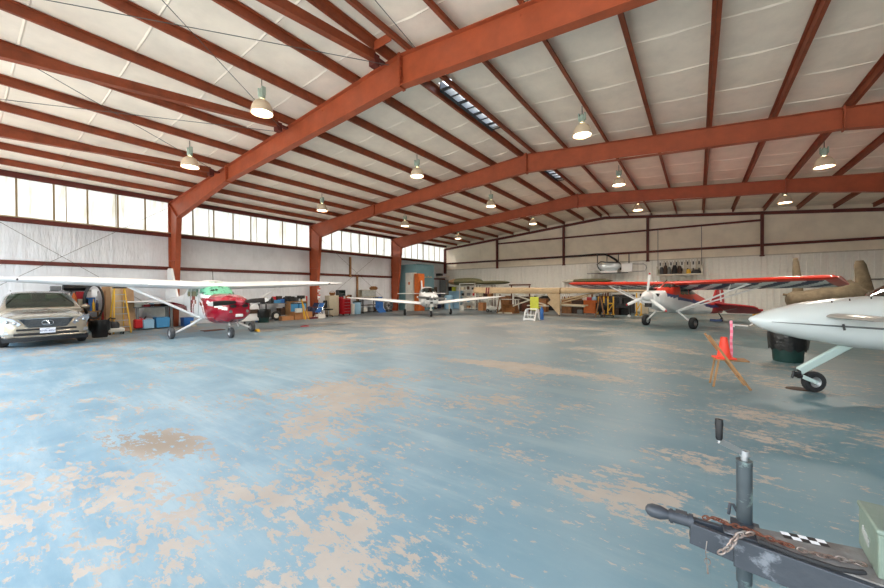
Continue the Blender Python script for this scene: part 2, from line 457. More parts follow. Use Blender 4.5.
# back wall: ribbed liner below, insulation above
b = MB(); pts = []
x = XL-.1
while x < XR+.2:
    pts += [(x, 30.32), (x+.2, 30.32), (x+.225, 30.285), (x+.275, 30.285)]; x += .3
vs = [(p[0], p[1], z) for z in (0, 3.78) for p in pts]; n = len(pts)
b.add(vs, [(i, i+1, n+i+1, n+i) for i in range(n-1)], 0)
b.prism([(XL-.2, 3.75), (XR+.2, 3.75), (XR+.2, 6.3), (XM, 7.65), (XL-.2, 6.3)], 30.33, 30.4, m=1)
for i in range(23): b.box((XL+1.36*i, 30.325, 5.2), (.03, .02, 2.1-.0), m=1)
struct(b.out('wall_back', [mat('liner_metal', (240, 240, 234), .4, .0, var=.04), vinyl_mat('back_vinyl', (246, 236, 216), False, .4)], fix=False))
b = MB().box((XM, 30.3, 3.78), (XR-XL, .04, .07)); struct(b.out('trim_2', 'offwhite'))

# ridge skylights
for k, (a, c) in enumerate(((8.5, 11.65), (16.95, 19.15))):
    w = struct(bpy.data.objects.new('window_%d' % (k+5), None)); C.objects.link(w); w.location = (-5.84, (a+c)/2, 7.47)
    MB().box((-.02, 0, .05), (.4, c-a, .01)).out('pane', pm, w, smooth=0)
    f = MB(); L = c-a; nb = 7 if k == 0 else 5
    for i in range(nb+1): f.box((-.02, -L/2+L*i/nb, .0), (.4, .035 if i % 2 else .12, .03))
    f.box((-.235, 0, .12), (.02, L+.1, .34)); f.box((.188, 0, .12), (.02, L+.1, .34))
    f.out('frame', 'dark_grey', w)

# portal frames
def frame(k, Y, label):
    t = thing('portal_frame', label, 'steel frame', (XM, Y, 0))
    H = (XR-XL)/2
    fw, ft = .22, .016
    def web(mb, poly): mb.prism(poly, -.006, .006)
    def plate(mb, p, q, w=fw, th=ft):
        mb.bar((p[0], 0, p[1]), (q[0], 0, q[1]), w, th, up=(0, 0, 1) if abs(q[0]-p[0]) > abs(q[1]-p[1]) else (1, 0, 0))
    rz = lambda x: roof(XM+x)
    for sg in (-1, 1):
        # column, tapering to its foot
        c = MB(); xo, xi0, xi1 = sg*H, sg*(H-.52), sg*(H-1.1)
        web(c, [(xo, 0), (xi0, 0), (xi1, 5.22), (xo, rz(xo))])
        plate(c, (xo-sg*.01, 0), (xo-sg*.01, rz(xo))); plate(c, (xi0, 0), (xi1, 5.22)); plate(c, (xi1, 5.22), (xo, rz(xo)))
        c.box(((xo+xi0)/2, 0, .01), (.7, .26, .02))
        for z in (3.2,): c.bar((xo, 0, z), (sg*(H-.9), 0, z), .2, .012)
        c.out('column', 'rafter_red', t)
        r = MB(); xs_ = H-6.15
        web(r, [(xo, rz(xo)), (xi1, 5.22), (sg*xs_, rz(sg*xs_)-.56), (sg*3.6, rz(sg*3.6)-.6), (0, 7.38-.74), (0, 7.38)])
        plate(r, (xo, rz(xo)), (0, 7.38)); plate(r, (xi1, 5.22), (sg*xs_, rz(sg*xs_)-.56)); plate(r, (sg*xs_, rz(sg*xs_)-.56), (0, 6.64))
        for xx, dz in ((sg*xs_, .56), (sg*.02, .74)):
            r.box((xx, 0, rz(xx)-dz/2), (.035, fw, dz+.1))
            for i in range(6 if dz > .6 else 4):
                for yy in (-.06, .06): r.cyl((xx-.045, yy, rz(xx)-.06-i*.11), (xx+.045, yy, rz(xx)-.06-i*.11), .016, n=6)
        for xx in (sg*3.1, sg*9.2, sg*12.3): r.cyl((xx, -.03, rz(xx)-.12), (xx, .03, rz(xx)-.12), .02, n=6)
        r.out('rafter', 'rafter_red', t)
    return t
frame(0, FY[0], 'red steel portal frame at the open front behind the camera')
frame(1, FY[1], 'nearest and largest red steel portal frame crossing the ceiling')
frame(2, FY[2], 'second red steel portal frame, halfway down the hangar')
frame(3, FY[3], 'third red steel portal frame, whose left column stands against the teal block')
t = thing('end_frame', 'slim red steel end frame and wind posts on the back wall', 'steel frame', (XM, FY[4], 0))
for sg in (-1, 1):
    MB().bar((sg*15.3, 0, 6.0-.12), (0, 0, 7.38-.12), .09, .2).out('rafter', 'dark_red_steel', t)
for x, zb in ((-15.25, 3.75), (-9.1, 3.75), (-3, 3.75), (3.3, 3.75)):
    MB().bar((x-XM, 0, 3.78), (x-XM, 0, roof(x)-.2), .2, .16).box((x-XM, 0, 3.74), (.24, .14, .08)).out('post', 'dark_red_steel', t)
MB().bar((-15.22, -.1, 3.4), (-15.22, -.1, 5.9), .22, .2).out('post', 'dark_red_steel', t)
# purlins
order = ['left of the ridge', 'right of the ridge']
names = ['first', 'second', 'third', 'fourth', 'fifth', 'sixth', 'seventh', 'eighth', 'ninth', 'tenth', 'eleventh']
for i, x in enumerate(PX):
    side, k = (0, i) if i < 11 else (1, i-11)
    sg = -1 if side == 0 else 1
    z = roof(x); b = MB()
    L0, L1 = FY[0]-.3, FY[4]+.1
    b.box((x, (L0+L1)/2, z+.1), (.012, L1-L0, .2)); b.box((x+sg*.035, (L0+L1)/2, z+.006), (.075, L1-L0, .012)); b.box((x-sg*.035, (L0+L1)/2, z+.196), (.075, L1-L0, .012))
    b.box((x+sg*.07, (L0+L1)/2, z+.018), (.01, L1-L0, .024))
    for Y in FY[1:4]: b.box((x+.012, Y, z+.1), (.014, 1.0, .17))
    lab = 'red steel roof purlin, %s %s' % (names[k], order[side])
    if k == 10: lab = 'dark red eave strut along the top of the %s wall' % ('left' if side == 0 else 'right')
    tag(b.out('roof_purlin', 'red_steel' if k < 10 else 'dark_red_steel', smooth=0), lab, 'purlin', 'purlins under the roof')
# girts
def girt(name, p, q, w, h, label, m='dark_red_steel'):
    return tag(MB().bar(p, q, w, h).out(name, m, smooth=0), label, 'girt', 'girts on the walls')
girt('wall_girt', (XL-.02, FY[0], 2.84), (XL-.02, FY[4], 2.84), .09, .16, 'dark red girt at mid height along the left wall')
girt('wall_girt', (XL-.02, FY[0], 4.46), (XL-.02, FY[4], 4.46), .15, .17, 'dark red girt directly beneath the translucent panels')
girt('wall_girt', (XL, 30.25, 4.42), (XR, 30.25, 4.42), .08, .16, 'long lower red girt right across the back wall')
girt('wall_girt', (-15.2, 30.25, 6.0), (-3, 30.25, 6.0), .08, .13, 'short upper red girt left of the third wind post')
girt('wall_girt', (-3, 30.25, 6.0), (3.3, 30.25, 6.0), .08, .13, 'short upper red girt between the two right wind posts')
# raking members in the first bay
def raker(p, q, label):
    t = thing('raking_strut', label, 'steel strut', p); d = V(*q)-V(*p)
    MB().bar((0, 0, 0), d, .16, .2).out('tube', 'red_steel', t)
    MB().box((0, .02, -.1), (.2, .16, .26)).box((.0, .18, -.02), (.14, .3, .05)).out('bracket', 'dark_red_steel', t)
raker((-10.7, 6.15, 6.9), (-10.7, -1.0, 5.98), 'rusty red strut ending above the lamp left of the nearest frame')
raker((-15.55, 6.15, 6.44), (-15.55, -1.0, 5.9), 'rusty red strut ending beside the lower left lamp')
raker((-6.35, 6.1, 7.3), (-6.35, -1.0, 6.45), 'rusty red strut ending at the ridge of the nearest frame')
MB_ = MB().box((-5.9, 5.95, 7.4), (.55, .02, .2)); tag(MB_.out('ridge_channel', 'rafter_red', smooth=0), 'short red channel joining the two ridge purlins by the nearest frame', 'steel channel')
# bracing rods
def rod(p, q, label, r=.008, name='bracing_rod'):
    tag(MB().cyl(p, q, r, n=6).out(name, 'cable'), label, 'cable', 'bracing cables')
for (p, q, l) in [((XL+.1, -.9, 5.9), (XL+.1, 6.3, .6), 'thin bracing cable falling to the right behind the white high wing'),
                  ((XL+.12, -.9, .4), (XL+.12, 6.4, 5.75), 'thin bracing cable rising to the nearest column top'),
                  ((XL+.1, 14.7, 5.6), (XL+.1, 22, .5), 'thin bracing cable falling right between the second and third columns'),
                  ((XL+.12, 14.7, .5), (XL+.12, 22, 5.6), 'thin bracing cable rising to the third column top'),
                  ((-6.5, .3, 7.1), (-10.7, 6.3, 6.8), 'thin roof cable passing behind the near left lamp'),
                  ((-10.0, .3, 6.85), (-5.95, 6.2, 7.0), 'thin roof cable crossing the first bay towards the ridge'),
                  ((-11.5, .3, 6.8), (-15.4, 6.3, 6.4), 'thin roof cable running down to the left end of the nearest rafter'),
                  ((-14.6, .3, 6.5), (-11.0, 6.3, 6.8), 'thin roof cable rising over the lower left lamp'),
                  ((-4.5, 2.2, 7.1), (-5.2, 6.3, 7.15), 'short thin cable above the ridge splice of the nearest frame')]:
    rod(p, q, l)

# hanging lamps
def lamp(loc, label):
    t = thing('hanging_lamp', label, 'lamp', loc, 0)
    b = MB().lathe([(.05, .34), (.11, .33), (.18, .28), (.235, .18), (.26, .08), (.265, 0), (.255, 0), (.25, .08), (.22, .18), (.15, .27)], n=28)
    b.out('shade', 'lamp_shell', t)
    MB().lathe([(.001, .03), (.12, .02), (.20, .025), (.232, .05)], n=28).out('lens', 'lamp_glow', t)
    MB().lathe([(.03, .36), (.07, .38), (.085, .43), (.085, .55), (.06, .61), (.02, .65)], n=12).box((.09, 0, .56), (.03, .1, .2)).box((-.09, 0, .56), (.03, .1, .2)).out('ballast', 'lamp_green', t)
    h = roof(loc[0])+.02-loc[2]
    MB().cyl((0, 0, .5), (0, 0, 1.0), .012, n=6).out('hook', 'cable', t)
    return t
LZ = 5.98   # underside of the shades
L0 = None
for (x, y, l) in [(-7.23, 3.83, 'nearest left lamp, big against the white roof left of the nearest frame'), (-11.97, 4.21, 'second lamp from the left, low in front of the nearest rafter'),
                  (-7.26, 8.82, 'lit lamp under the second bay, left of the long skylight'), (-13.72, 9.95, 'lit lamp high above the cream filing cabinet'),
                  (-2.22, 8.82, 'brightest lamp just right of the long skylight'), (-7.30, 13.88, 'lit lamp seen against the second rafter, left half'),
                  (-2.24, 13.76, 'lit lamp between second and third frames, centre right'), (3.07, 15.39, 'right-hand lamp below the second rafter'),
                  (-7.38, 18.94, 'small far lamp left of the third frame ridge'), (-2.24, 18.66, 'small far lamp right of the third frame ridge'),
                  (-13.33, 15.10, 'small lamp hanging over the third column'), (3.00, 20.80, 'farthest right lamp in front of the back wall'),
                  (-13.63, 21.00, 'farthest left lamp above the low-wing aeroplane')]:
    g = 1.2
    for _ in range(20): g = (roof(x*g)-.72-1.65)/3.75
    x, y = x*g, y*g; LZ = roof(x)-.86
    t = lamp((x, y, LZ), l) if L0 is None else copy_thing(L0, (x, y, LZ), 0, l)
    L0 = L0 or t; t['group'] = 'high bay lamps'
for t in [o for o in C.objects if o.name.startswith('hanging_lamp')]:
    h = roof(t.location.x)+.02-t.location.z
    for c in t.children:
        if c.name.startswith('hook'): c.scale.z = h/1.0
    ld = bpy.data.lights.new('lamp_bulb', 'SPOT'); ld.energy = LAMP_W; ld.color = (1, .89, .76); ld.spot_size = math.radians(165); ld.spot_blend = .5; ld.shadow_soft_size = .22
    lo = bpy.data.objects.new('lamp_bulb', ld); C.objects.link(lo); lo.location = t.location-V(0, 0, .03)
# ------------------------------------------------------------------ aircraft (x forward, y left, z up, ground at z = 0)
def wheel(parent, c, r, w, name='wheel', hub='steel', R=None, tread='rubber'):
    o = MB().lathe([(r*.5, -w*.42), (r*.8, -w*.5), (r*.96, -w*.36), (r, -w*.12), (r, w*.12), (r*.96, w*.36), (r*.8, w*.5), (r*.5, w*.42)], (0, 0, 0), 26, axis='Y').out(name, tread, parent)
    o.location = c
    h = MB().lathe([(.001, -w*.3), (r*.2, -w*.34), (r*.28, -w*.22), (r*.5, -w*.4), (r*.53, -w*.42), (r*.53, w*.42), (r*.5, w*.4), (r*.28, w*.22), (r*.2, w*.34), (.001, w*.3)], (0, 0, 0), 20, axis='Y').out('hub', hub, o)
    return o
def wing_mesh(stations, fn=None, mats='white_paint', name='wing', parent=None, m=0):
    b = MB(); b.loft([airfoil(*s) for s in stations], m, fn=fn)
    return b.out(name, mats, parent, smooth=40)
def blade(parent, hubc, ang, L, mats, w=.13, tipw=.1, tw=.5, tipcol=.85, root=.1):
    """one propeller blade in the y-z plane; ang from straight up"""
    b = MB(); rings = []
    N = 12
    for i in range(N+1):
        t = root+(1-root)*i/N; r = t*L
        ww = (.055+.09*min(1, t*2.4))*w/.13*(1 if t < .8 else 1-.55*((t-.8)/.2)**2); th = .028*(1.15-t)+.006
        p = tw*(1.1-t)
        ring = []
        for k in range(10):
            a = 2*PI*k/10; u, v_ = ww/2*math.cos(a), th*math.sin(a)
            y = u*math.cos(p)-v_*math.sin(p); x = u*math.sin(p)+v_*math.cos(p)
            ring.append((x, y, r))
        rings.append(ring)
    b.loft(rings, fn=lambda c: 0 if c.z < tipcol*L else (1 if (c.z < (tipcol+.05)*L or c.z > .95*L) else 2))
    o = b.out('propeller_blade', mats, parent); o.location = hubc; o.rotation_euler = (ang, 0, 0); return o

# ---- red and white high-wing tourer on the left
def make_tourer():
    t = thing('high_wing_aeroplane', 'red and white high-wing aeroplane with green windscreen screens parked beside the car', 'aeroplane', (-15.14, 6.08, 0), math.radians(-2))
    tab = [(2.14, .34, .82, 1.40, 2.2), (2.05, .42, .70, 1.48, 2.4), (1.7, .5, .58, 1.55, 2.6), (1.3, .54, .52, 1.58, 2.8), (.8, .56, .5, 1.6, 3), (.2, .55, .58, 2.04, 3.4), (-.2, .55, .6, 2.12, 3.6),
           (-1.1, .53, .62, 2.1, 3.4), (-1.6, .48, .68, 1.9, 3), (-2.2, .38, .78, 1.66, 2.6), (-3.6, .22, .95, 1.5, 2.3), (-5.3, .07, 1.12, 1.4, 2)]
    rings = body(tab, 230, seg=120, extra=(.79,))
    scr = lambda c: .12 < c.x < .8 and c.z > 1.53+max(0, (.8-c.x))*.12
    def side(c): return (-.72 < c.x < .02 or -1.25 < c.x < -.82) and abs(c.y) > .4 and 1.52 < c.z < 1.9
    def paint(c):
        x, z = c.x, c.z
        d = math.hypot(x-.12, (z-.78)*1.15)
        if x > .75: # cowling zone handled apart
            pass
        d = math.hypot(x+.05, z-.80)
        if x > -.95 and z < 1.44:
            if d < .50: return 0
            if d < .58: return 1
            if d < .68: return 0
            return 1 if x > .0 or d < .86 else 0
        if x > .45 and z < 1.56: return 0
        if x < -1.4 and z < 1.12-(x+1.4)*.03: return 1
        if x > .62: return 1
        return 0
    MB().loft([r for r in rings if r[0][0] <= .8], keep=lambda c: not scr(c) and not side(c), fn=paint).out('fuselage', ['white_paint', 'cherry'], t)
    MB().loft(rings, keep=scr, caps=(False, False)).out('windscreen', 'green_screen', t)
    for s in (-1, 1):
        MB().loft(rings, keep=lambda c: side(c) and c.y*s > 0 and c.x > -.8, caps=(False, False)).out('side_window', 'glass_green', t)
        MB().loft(rings, keep=lambda c: side(c) and c.y*s > 0 and c.x < -.8, caps=(False, False)).out('side_window', 'glass_green', t)
    def cowl(c):
        x, z = c.x, c.z
        zs = 1.08+.16*(2.1-x)+.1*(1.3-x)**2*(x < 1.3)
        if abs(z-zs) < .055 and x < 2.12: return 1
        if z > 1.56: return 2
        return 0
    MB().loft([r for r in rings if r[0][0] >= .8], fn=cowl).out('cowling', ['cherry', 'white_paint', 'cherry_dark'], t)
    for s in (-1, 1): MB().loft([[(2.15, s*.19+.105*math.cos(a), 1.16+.055*math.sin(a)) for a in [2*PI*i/14 for i in range(14)]], [(2.09, s*.19+.105*math.cos(a), 1.2+.055*math.sin(a)) for a in [2*PI*i/14 for i in range(14)]]]).out('air_intake', 'prop_black', t)
    MB().box((2.12, 0, .84), (.12, .24, .1)).out('air_scoop', 'white_paint', t, bevel=.02); MB().cyl((1.55, .18, .55), (1.62, .2, .42), .035).out('exhaust', 'steel', t)
    for s in (-1, 1): MB().cyl((2.05, s*.27, .98), (2.145, s*.27, .98), .05).out('landing_light', 'chrome', t)
    sp = MB().lathe([(.16, 2.12), (.16, 2.2), (.13, 2.32), (.08, 2.43), (.02, 2.49), (.001, 2.495)], (0, 0, 1.31), 22, axis='X').out('spinner', 'cherry', t)
    for a in (math.radians(93), math.radians(273)):
        blade(t, (2.22, 0, 1.31), a, 1.0, ['prop_black', 'white_paint', 'red'], w=.15, tipcol=.86)
    # wing: one piece across the cabin roof
    def st(y): 
        k = abs(y); dz = (k-.5)*.036 if k > .5 else 0
        ch = 1.62 if k < 2.6 else 1.62-(k-2.6)/2.9*.5
        xl = .42 if k < 2.6 else .42-(k-2.6)/2.9*.12
        return (xl, y, 1.87+dz, ch, 1.15 if k < 5.3 else .5, .04)
    wing_mesh([st(y) for y in (-5.6, -5.55, -5.4, -4, -2.6, -.6, .6, 2.6, 4, 5.5, 5.65, 5.7)], parent=t)
    for s in (-1, 1):
        MB().tube([(.1, s*.54, .72), (.02, s*2.55, 1.86)], .045, 8).out('wing_strut', 'white_paint', t)
        MB().box((.02, s*2.55, 1.885), (.26, .07, .06)).out('strut_fairing', 'white_paint', t)
        g = MB().tube([(-.05, s*.42, .66), (-.02, s*.8, .44), (0, s*1.28, .2)], [.05, .042, .034], 8).out('gear_leg', 'white_paint', t)
        wheel(t, (0, s*1.38, .205), .205, .15, tread='rubber_grey')
        MB().cyl((.3, s*4.9, 2.02), (.43, s*4.9, 2.04), .02).out('pitot_mast', 'dark_grey', t)
    MB().tube([(1.32, 0, .62), (1.4, 0, .4), (1.42, 0, .36)], [.05, .04, .035], 8, 0).box((1.43, .1, .3), (.05, .02, .26)).box((1.43, -.1, .3), (.05, .02, .26)).box((1.43, 0, .42), (.06, .22, .04)).out('nose_fork', 'steel', t)
    wheel(t, (1.45, 0, .185), .19, .14, tread='rubber_grey')
    MB().prism([(-4.1, 1.42), (-4.9, 2.78), (-5.25, 2.8), (-5.42, 1.3), (-5.0, 1.2)], -.04, .04).out('fin', 'white_paint', t)
    MB().prism([(-5.25, 2.78), (-5.4, 2.78), (-5.85, 1.35), (-5.42, 1.2)], -.03, .03).out('rudder', 'white_paint', t)
    wing_mesh([(-4.55, -1.7, 1.24, .7, .6), (-4.4, -.1, 1.24, 1.0, .6), (-4.4, .1, 1.24, 1.0, .6), (-4.55, 1.7, 1.24, .7, .6)], name='tailplane', parent=t)
    MB().tube([(-.1, 0, 2.12), (-.13, 0, 2.45)], .012, 6).out('aerial', 'cable', t)
    b = MB(); b.tube([(.02, -.556, .78), (-.72, -.56, .78), (-.74, -.56, 1.45), (-.6, -.56, 1.97), (.02, -.56, 1.97), (.14, -.556, 1.5)], .008, 5, closed=True).out('door_seam', 'grey', t)
    return t
make_tourer()

# ---- white low-wing four seater far down the left side
t = thing('low_wing_aeroplane', 'small white low-wing aeroplane facing the camera in front of the teal block', 'aeroplane', (-15.15, 19.45, 0), math.radians(-46))
tab = [(2.3, .3, .95, 1.36, 2.4), (2.15, .46, .8, 1.42, 2.6), (1.5, .55, .62, 1.5, 3), (1.0, .58, .56, 1.54, 3), (.35, .57, .54, 1.86, 3), (-.3, .56, .54, 1.93, 3), (-1.1, .52, .6, 1.8, 3), (-1.9, .38, .7, 1.55, 2.6), (-4.9, .08, .95, 1.3, 2)]
rings = body(tab, 50, seg=44)
scr = lambda c: .38 < c.x < 1.02 and c.z > 1.56 and abs(c.y) > .025
sid = lambda c: -1.2 < c.x < .3 and abs(c.y) > .42 and 1.5 < c.z < 1.76
MB().loft(rings, keep=lambda c: not scr(c) and not sid(c), fn=lambda c: 0).out('fuselage', 'white_paint', t)
MB().loft(rings, keep=scr, caps=(False, False)).out('windscreen', 'glass_dark', t)
MB().loft(rings, keep=sid, caps=(False, False)).out('side_window', 'glass_dark', t)
for s in (-1, 1): MB().ball((2.28, s*.22, 1.14), (.06, .12, .08), m=0).out('air_intake', 'black', t)
MB().box((2.3, 0, .9), (.1, .16, .12)).out('air_intake', 'black', t)
MB().lathe([(.16, 2.3), (.15, 2.4), (.09, 2.53), (.001, 2.6)], (0, 0, 1.2), 18, axis='X').out('spinner', 'steel', t)
for a in (math.radians(86), math.radians(266)): blade(t, (2.38, 0, 1.2), a, .93, ['mid_steel', 'white_paint', 'mid_steel'], tipcol=.9)
for s in (-1, 1): MB().cyl((2.05, s*.3, .8), (2.2, s*.32, .62), .05).out('exhaust', 'steel', t)
MB().box((2.2, 0, .74), (.2, .2, .18)).out('air_scoop', 'white_dull', t)
wing_mesh([(.75-abs(y)*.02, y, .72+abs(y)*.095, 1.6-(.35 if abs(y) > 5.1 else 0), .9 if abs(y) < 5.2 else .4) for y in (-5.35, -5.2, -3, -.5, .5, 3, 5.2, 5.35)], parent=t)
for s in (-1, 1):
    MB().tube([(.1, s*1.5, .75), (.1, s*1.5, .2)], .05, 8).box((.1, s*1.5, .55), (.16, .12, .2)).out('gear_leg', 'white_dull', t)
    wheel(t, (.1, s*1.58, .21), .21, .16)
MB().tube([(1.9, 0, .62), (1.95, 0, .22)], .045, 8).box((1.95, 0, .45), (.1, .2, .06)).out('nose_leg', 'white_dull', t)
wheel(t, (1.98, 0, .19), .19, .14)
MB().prism([(-3.9, 1.3), (-4.6, 2.5), (-5.0, 2.5), (-5.05, 1.0)], -.05, .05).out('fin', 'white_paint', t)
wing_mesh([(-4.5, -1.95, 1.42, .75, .6), (-4.4, -.05, 1.42, .8, .6), (-4.4, .05, 1.42, .8, .6), (-4.5, 1.95, 1.42, .75, .6)], name='tailplane', parent=t)

# ---- red, white and blue tail-dragger
t = thing('tail_dragger_aeroplane', 'red white and blue tail-wheel aeroplane with three-bladed propeller', 'aeroplane', (-1.05, 18.48, 0), math.radians(-114))
tilt = lambda x: .0-.0*x
tab = [(1.55, .3, 1.08, 1.52, 2.4), (1.42, .40, .96, 1.6, 2.5), (1.1, .45, .84, 1.68, 2.7), (.6, .45, .74, 1.74, 2.9), (.25, .45, .66, 1.94, 3.2), (-.1, .44, .62, 2.0, 3.4), (-1.0, .42, .54, 1.84, 3.2), (-1.9, .36, .46, 1.5, 2.8), (-3.2, .22, .46, 1.16, 2.5), (-5.0, .05, .42, .8, 2.2)]
rings = body(tab, 260, seg=110)
def win(c): return (-.02 < c.x < .62 and c.z > 1.74 and not (abs(c.y) < .02)) or (abs(c.y) > .25 and ((-.82 < c.x < -.12) or (-1.62 < c.x < -.88)) and 1.42+(.0 if c.x < -.9 else 0) < c.z < (1.84 if c.x > -.85 else 1.72+(c.x+1.62)*.1))
def paint(c):
    z0 = 1.36+.14*c.x if c.x > -3.3 else .87
    if c.x > .95: return 0 if (c.z < 1.6 or c.x > 1.35) else 1
    if c.z > z0: return 1
    if c.z > z0-.13: return 2
    if c.x < -3.6: return 3
    return 0
MB().loft(rings, keep=lambda c: not win(c), fn=paint).out('fuselage', ['white_paint', 'orange_red', 'royal_blue', 'deep_red'], t)
MB().loft(rings, keep=win, caps=(False, False)).out('cabin_glass', 'glass_side', t)
b = MB().tube([(.66, -.4, 1.72), (.05, -.42, 2.02)], .02, 6).tube([(.66, .4, 1.72), (.05, .42, 2.02)], .02, 6).tube([(.66, 0, 1.76), (.1, 0, 2.06)], .015, 6)
b.out('windscreen_frame', 'black', t)
for c_, d_ in (((1.55, 0, 1.0), (.06, .26, .16)), ((1.45, .3, 1.42), (.1, .16, .12)), ((1.45, -.3, 1.42), (.1, .16, .12)), ((1.3, 0, 1.66), (.3, .3, .06))): MB().box(c_, d_).out('air_intake', 'black', t)
MB().lathe([(.2, 1.52), (.2, 1.62), (.17, 1.76), (.1, 1.88), (.001, 1.95)], (0, 0, 1.36), 22, axis='X').out('spinner', 'white_paint', t)
for a in (-7, 113, 233): blade(t, (1.64, 0, 1.36), math.radians(a), .98, ['white_paint', 'deep_red', 'deep_red'], w=.115, tipcol=.9)
def wfn(c):
    if c.x > .02: return 0
    k = c.y*1.0 + c.x*1.15
    if abs(c.y) > 4.72: return 0
    if c.z > 2.1: return 0
    return 1 if (k/.62) % 1 < .5 else 2
b = MB(); rr = []
for i in range(-86, 87):
    y = i*.06; k = abs(y); ch = 1.62 if k < 4.7 else 1.62-.5*((k-4.7)/.46)**2
    rr.append(airfoil(.34-(.06 if k > 5.1 else 0), y, 1.98+k*.022, ch, .9 if k < 5.05 else .6, .05))
def wfn2(c):
    if c.x > .16: return 0
    if abs(c.y) > 4.85: return 0
    up = 1.90+abs(c.y)*.02+(c.x-.34)*.19
    if c.z > up+.01: return 0
    k = abs(c.y)-c.x*.9
    return 1 if (k/.78) % 1 < .5 else 2
# finer chordwise ribs so that the stripes slant cleanly
AF2 = []
for (a, b1) in zip(AF, AF[1:]+AF[:1]):
    for q in range(4): AF2.append((a[0]+(b1[0]-a[0])*q/4, a[1]+(b1[1]-a[1])*q/4))
rr = []
for i in range(-103, 104):
    y = i*.05; k = abs(y); ch = 1.62 if k < 4.7 else 1.62-.45*((k-4.7)/.46)**2; tk = .9 if k < 5.05 else .6
    rr.append([(.34-(.06 if k > 5.1 else 0)-c*ch, y, 1.90+k*.02+h*ch*tk-c*ch*.19) for c, h in AF2])
b.loft(rr, fn=wfn2).out('wing', ['orange_red', 'white_paint', 'navy'], t, smooth=40)
for s in (-1, 1):
    MB().tube([(.15, s*.42, .72), (.0, s*3.05, 1.93)], .035, 8).out('wing_strut', 'white_paint', t)
    MB().tube([(.0, s*.42, .7), (-.85, s*3.05, 1.78)], .03, 8).out('wing_strut', 'white_paint', t)
    MB().tube([(.04, s*2.2, 1.58), (.02, s*2.3, 1.92)], .014, 6).out('jury_strut', 'white_paint', t); MB().tube([(-.6, s*2.2, 1.46), (-.6, s*2.3, 1.82)], .014, 6).out('jury_strut', 'white_paint', t)
    MB().tube([(.12, s*.4, .74), (.02, s*.92, .26)], .034, 8).out('gear_leg', 'white_paint', t)
    wheel(t, (0, s*.98, .24), .245, .2)
MB().tube([(-4.6, 0, .5), (-4.95, 0, .22)], .025, 8).out('tail_spring', 'dark_grey', t)
wheel(t, (-5.0, 0, .1), .1, .07, 'tail_wheel')
MB().prism([(-3.9, .95), (-4.45, 1.72), (-4.62, 1.76), (-4.7, .8), (-4.3, .8)], -.035, .035).out('fin', 'deep_red', t)
b = MB().prism([(-4.7, .5), (-4.62, 1.78), (-4.85, 1.84), (-5.15, 1.5), (-5.25, .8), (-5.1, .5)], -.03, .03, m=0)
b.prism([(-4.75, 1.0), (-4.68, 1.7), (-4.76, 1.74), (-4.95, 1.0)], -.034, .034, m=1)
b.out('rudder', ['deep_red', 'white_paint'], t)
tp_ = MB(); tp_.prism([(-3.95, .1), (-4.3, 1.35), (-4.4, 1.52), (-4.62, 1.6), (-4.7, 1.5), (-4.78, 1.72), (-5.0, 1.66), (-5.3, 1.25), (-5.35, .1)], .74, .83, 'XY'); tp_.prism([(-3.95, -.1), (-4.3, -1.35), (-4.4, -1.52), (-4.62, -1.6), (-4.7, -1.5), (-4.78, -1.72), (-5.0, -1.66), (-5.3, -1.25), (-5.35, -.1)], .74, .83, 'XY'); tp_.v = [(x, y, z+.06+(x+4.3)*.38) for x, y, z in tp_.v]; tp_.out('tailplane', 'deep_red', t, bevel=.03)
MB().tube([(-4.55, .9, .74), (-4.5, .08, .5)], .012, 6).tube([(-4.55, -.9, .74), (-4.5, -.08, .5)], .012, 6).out('tailplane_brace', 'steel', t)

# ---- pale canard aeroplane coming in from the right
h = math.radians(-149)
t = thing('canard_aeroplane', 'pale pointed-nose canard aeroplane entering at the right edge', 'aeroplane', (1.48, 8.04, 0), h)
tab = [(.95, .008, 1.15, 1.17, 2), (.92, .04, 1.115, 1.2, 2), (.77, .13, 1.02, 1.25, 2.1), (.55, .21, .94, 1.335, 2.2), (.18, .31, .85, 1.42, 2.3), (-.26, .38, .77, 1.48, 2.4), (-.55, .42, .72, 1.5, 2.5), (-1.05, .48, .67, 1.54, 2.6), (-1.6, .54, .64, 1.6, 2.7), (-2.6, .58, .62, 1.66, 2.8), (-4.0, .5, .68, 1.6, 2.7), (-4.6, .36, .8, 1.4, 2.3), (-4.9, .25, .9, 1.3, 2)]
rings = body(tab, 80, seg=60)
MB().loft(rings).out('fuselage', 'pale_ez', t)
tab2 = [(-.85, .10, 1.40, 1.53, 2.3), (-1.1, .34, 1.4, 1.62, 2.3), (-1.6, .46, 1.4, 1.86, 2.3), (-2.4, .52, 1.4, 2.0, 2.3), (-3.2, .5, 1.4, 1.92, 2.3), (-3.8, .4, 1.4, 1.65, 2.3)]
MB().loft(body(tab2, 24, seg=36)).out('canopy', 'glass_dark', t)
cp = []
for x in (.72, .5, .2, -.2, -.6, -1.1, -2, -3.5):
    hw, zb, zt, e = interp(tab, x); z = 1.13-.06*(.72-x); zc, hz = (zb+zt)/2, (zt-zb)/2
    cp.append((x, hw*(1-abs((z-zc)/hz)**e)**(1/e)+.001, z))
MB().tube(cp, [.004, .008, .012, .015, .018, .02, .02, .02], 6).out('side_crease', 'grey', t)
MB().tube([(x, -y, z) for x, y, z in cp], [.004, .008, .012, .015, .018, .02, .02, .02], 6).out('side_crease', 'grey', t)
wing_mesh([(.10-abs(y)*.03, y, 1.23-abs(y)*.02, .56 if abs(y) < 1.9 else .3, .8, .0) for y in (-.92, -.88, -.3, .3, .88, .92)], mats='canard', name='canard', parent=t)
b = MB(); b.bar((-.60, 0, .80), (.2, 0, .33), .06, .13, up=(0, 0, 1)); b.out('nose_strut', 'gear_pale', t, bevel=.02)
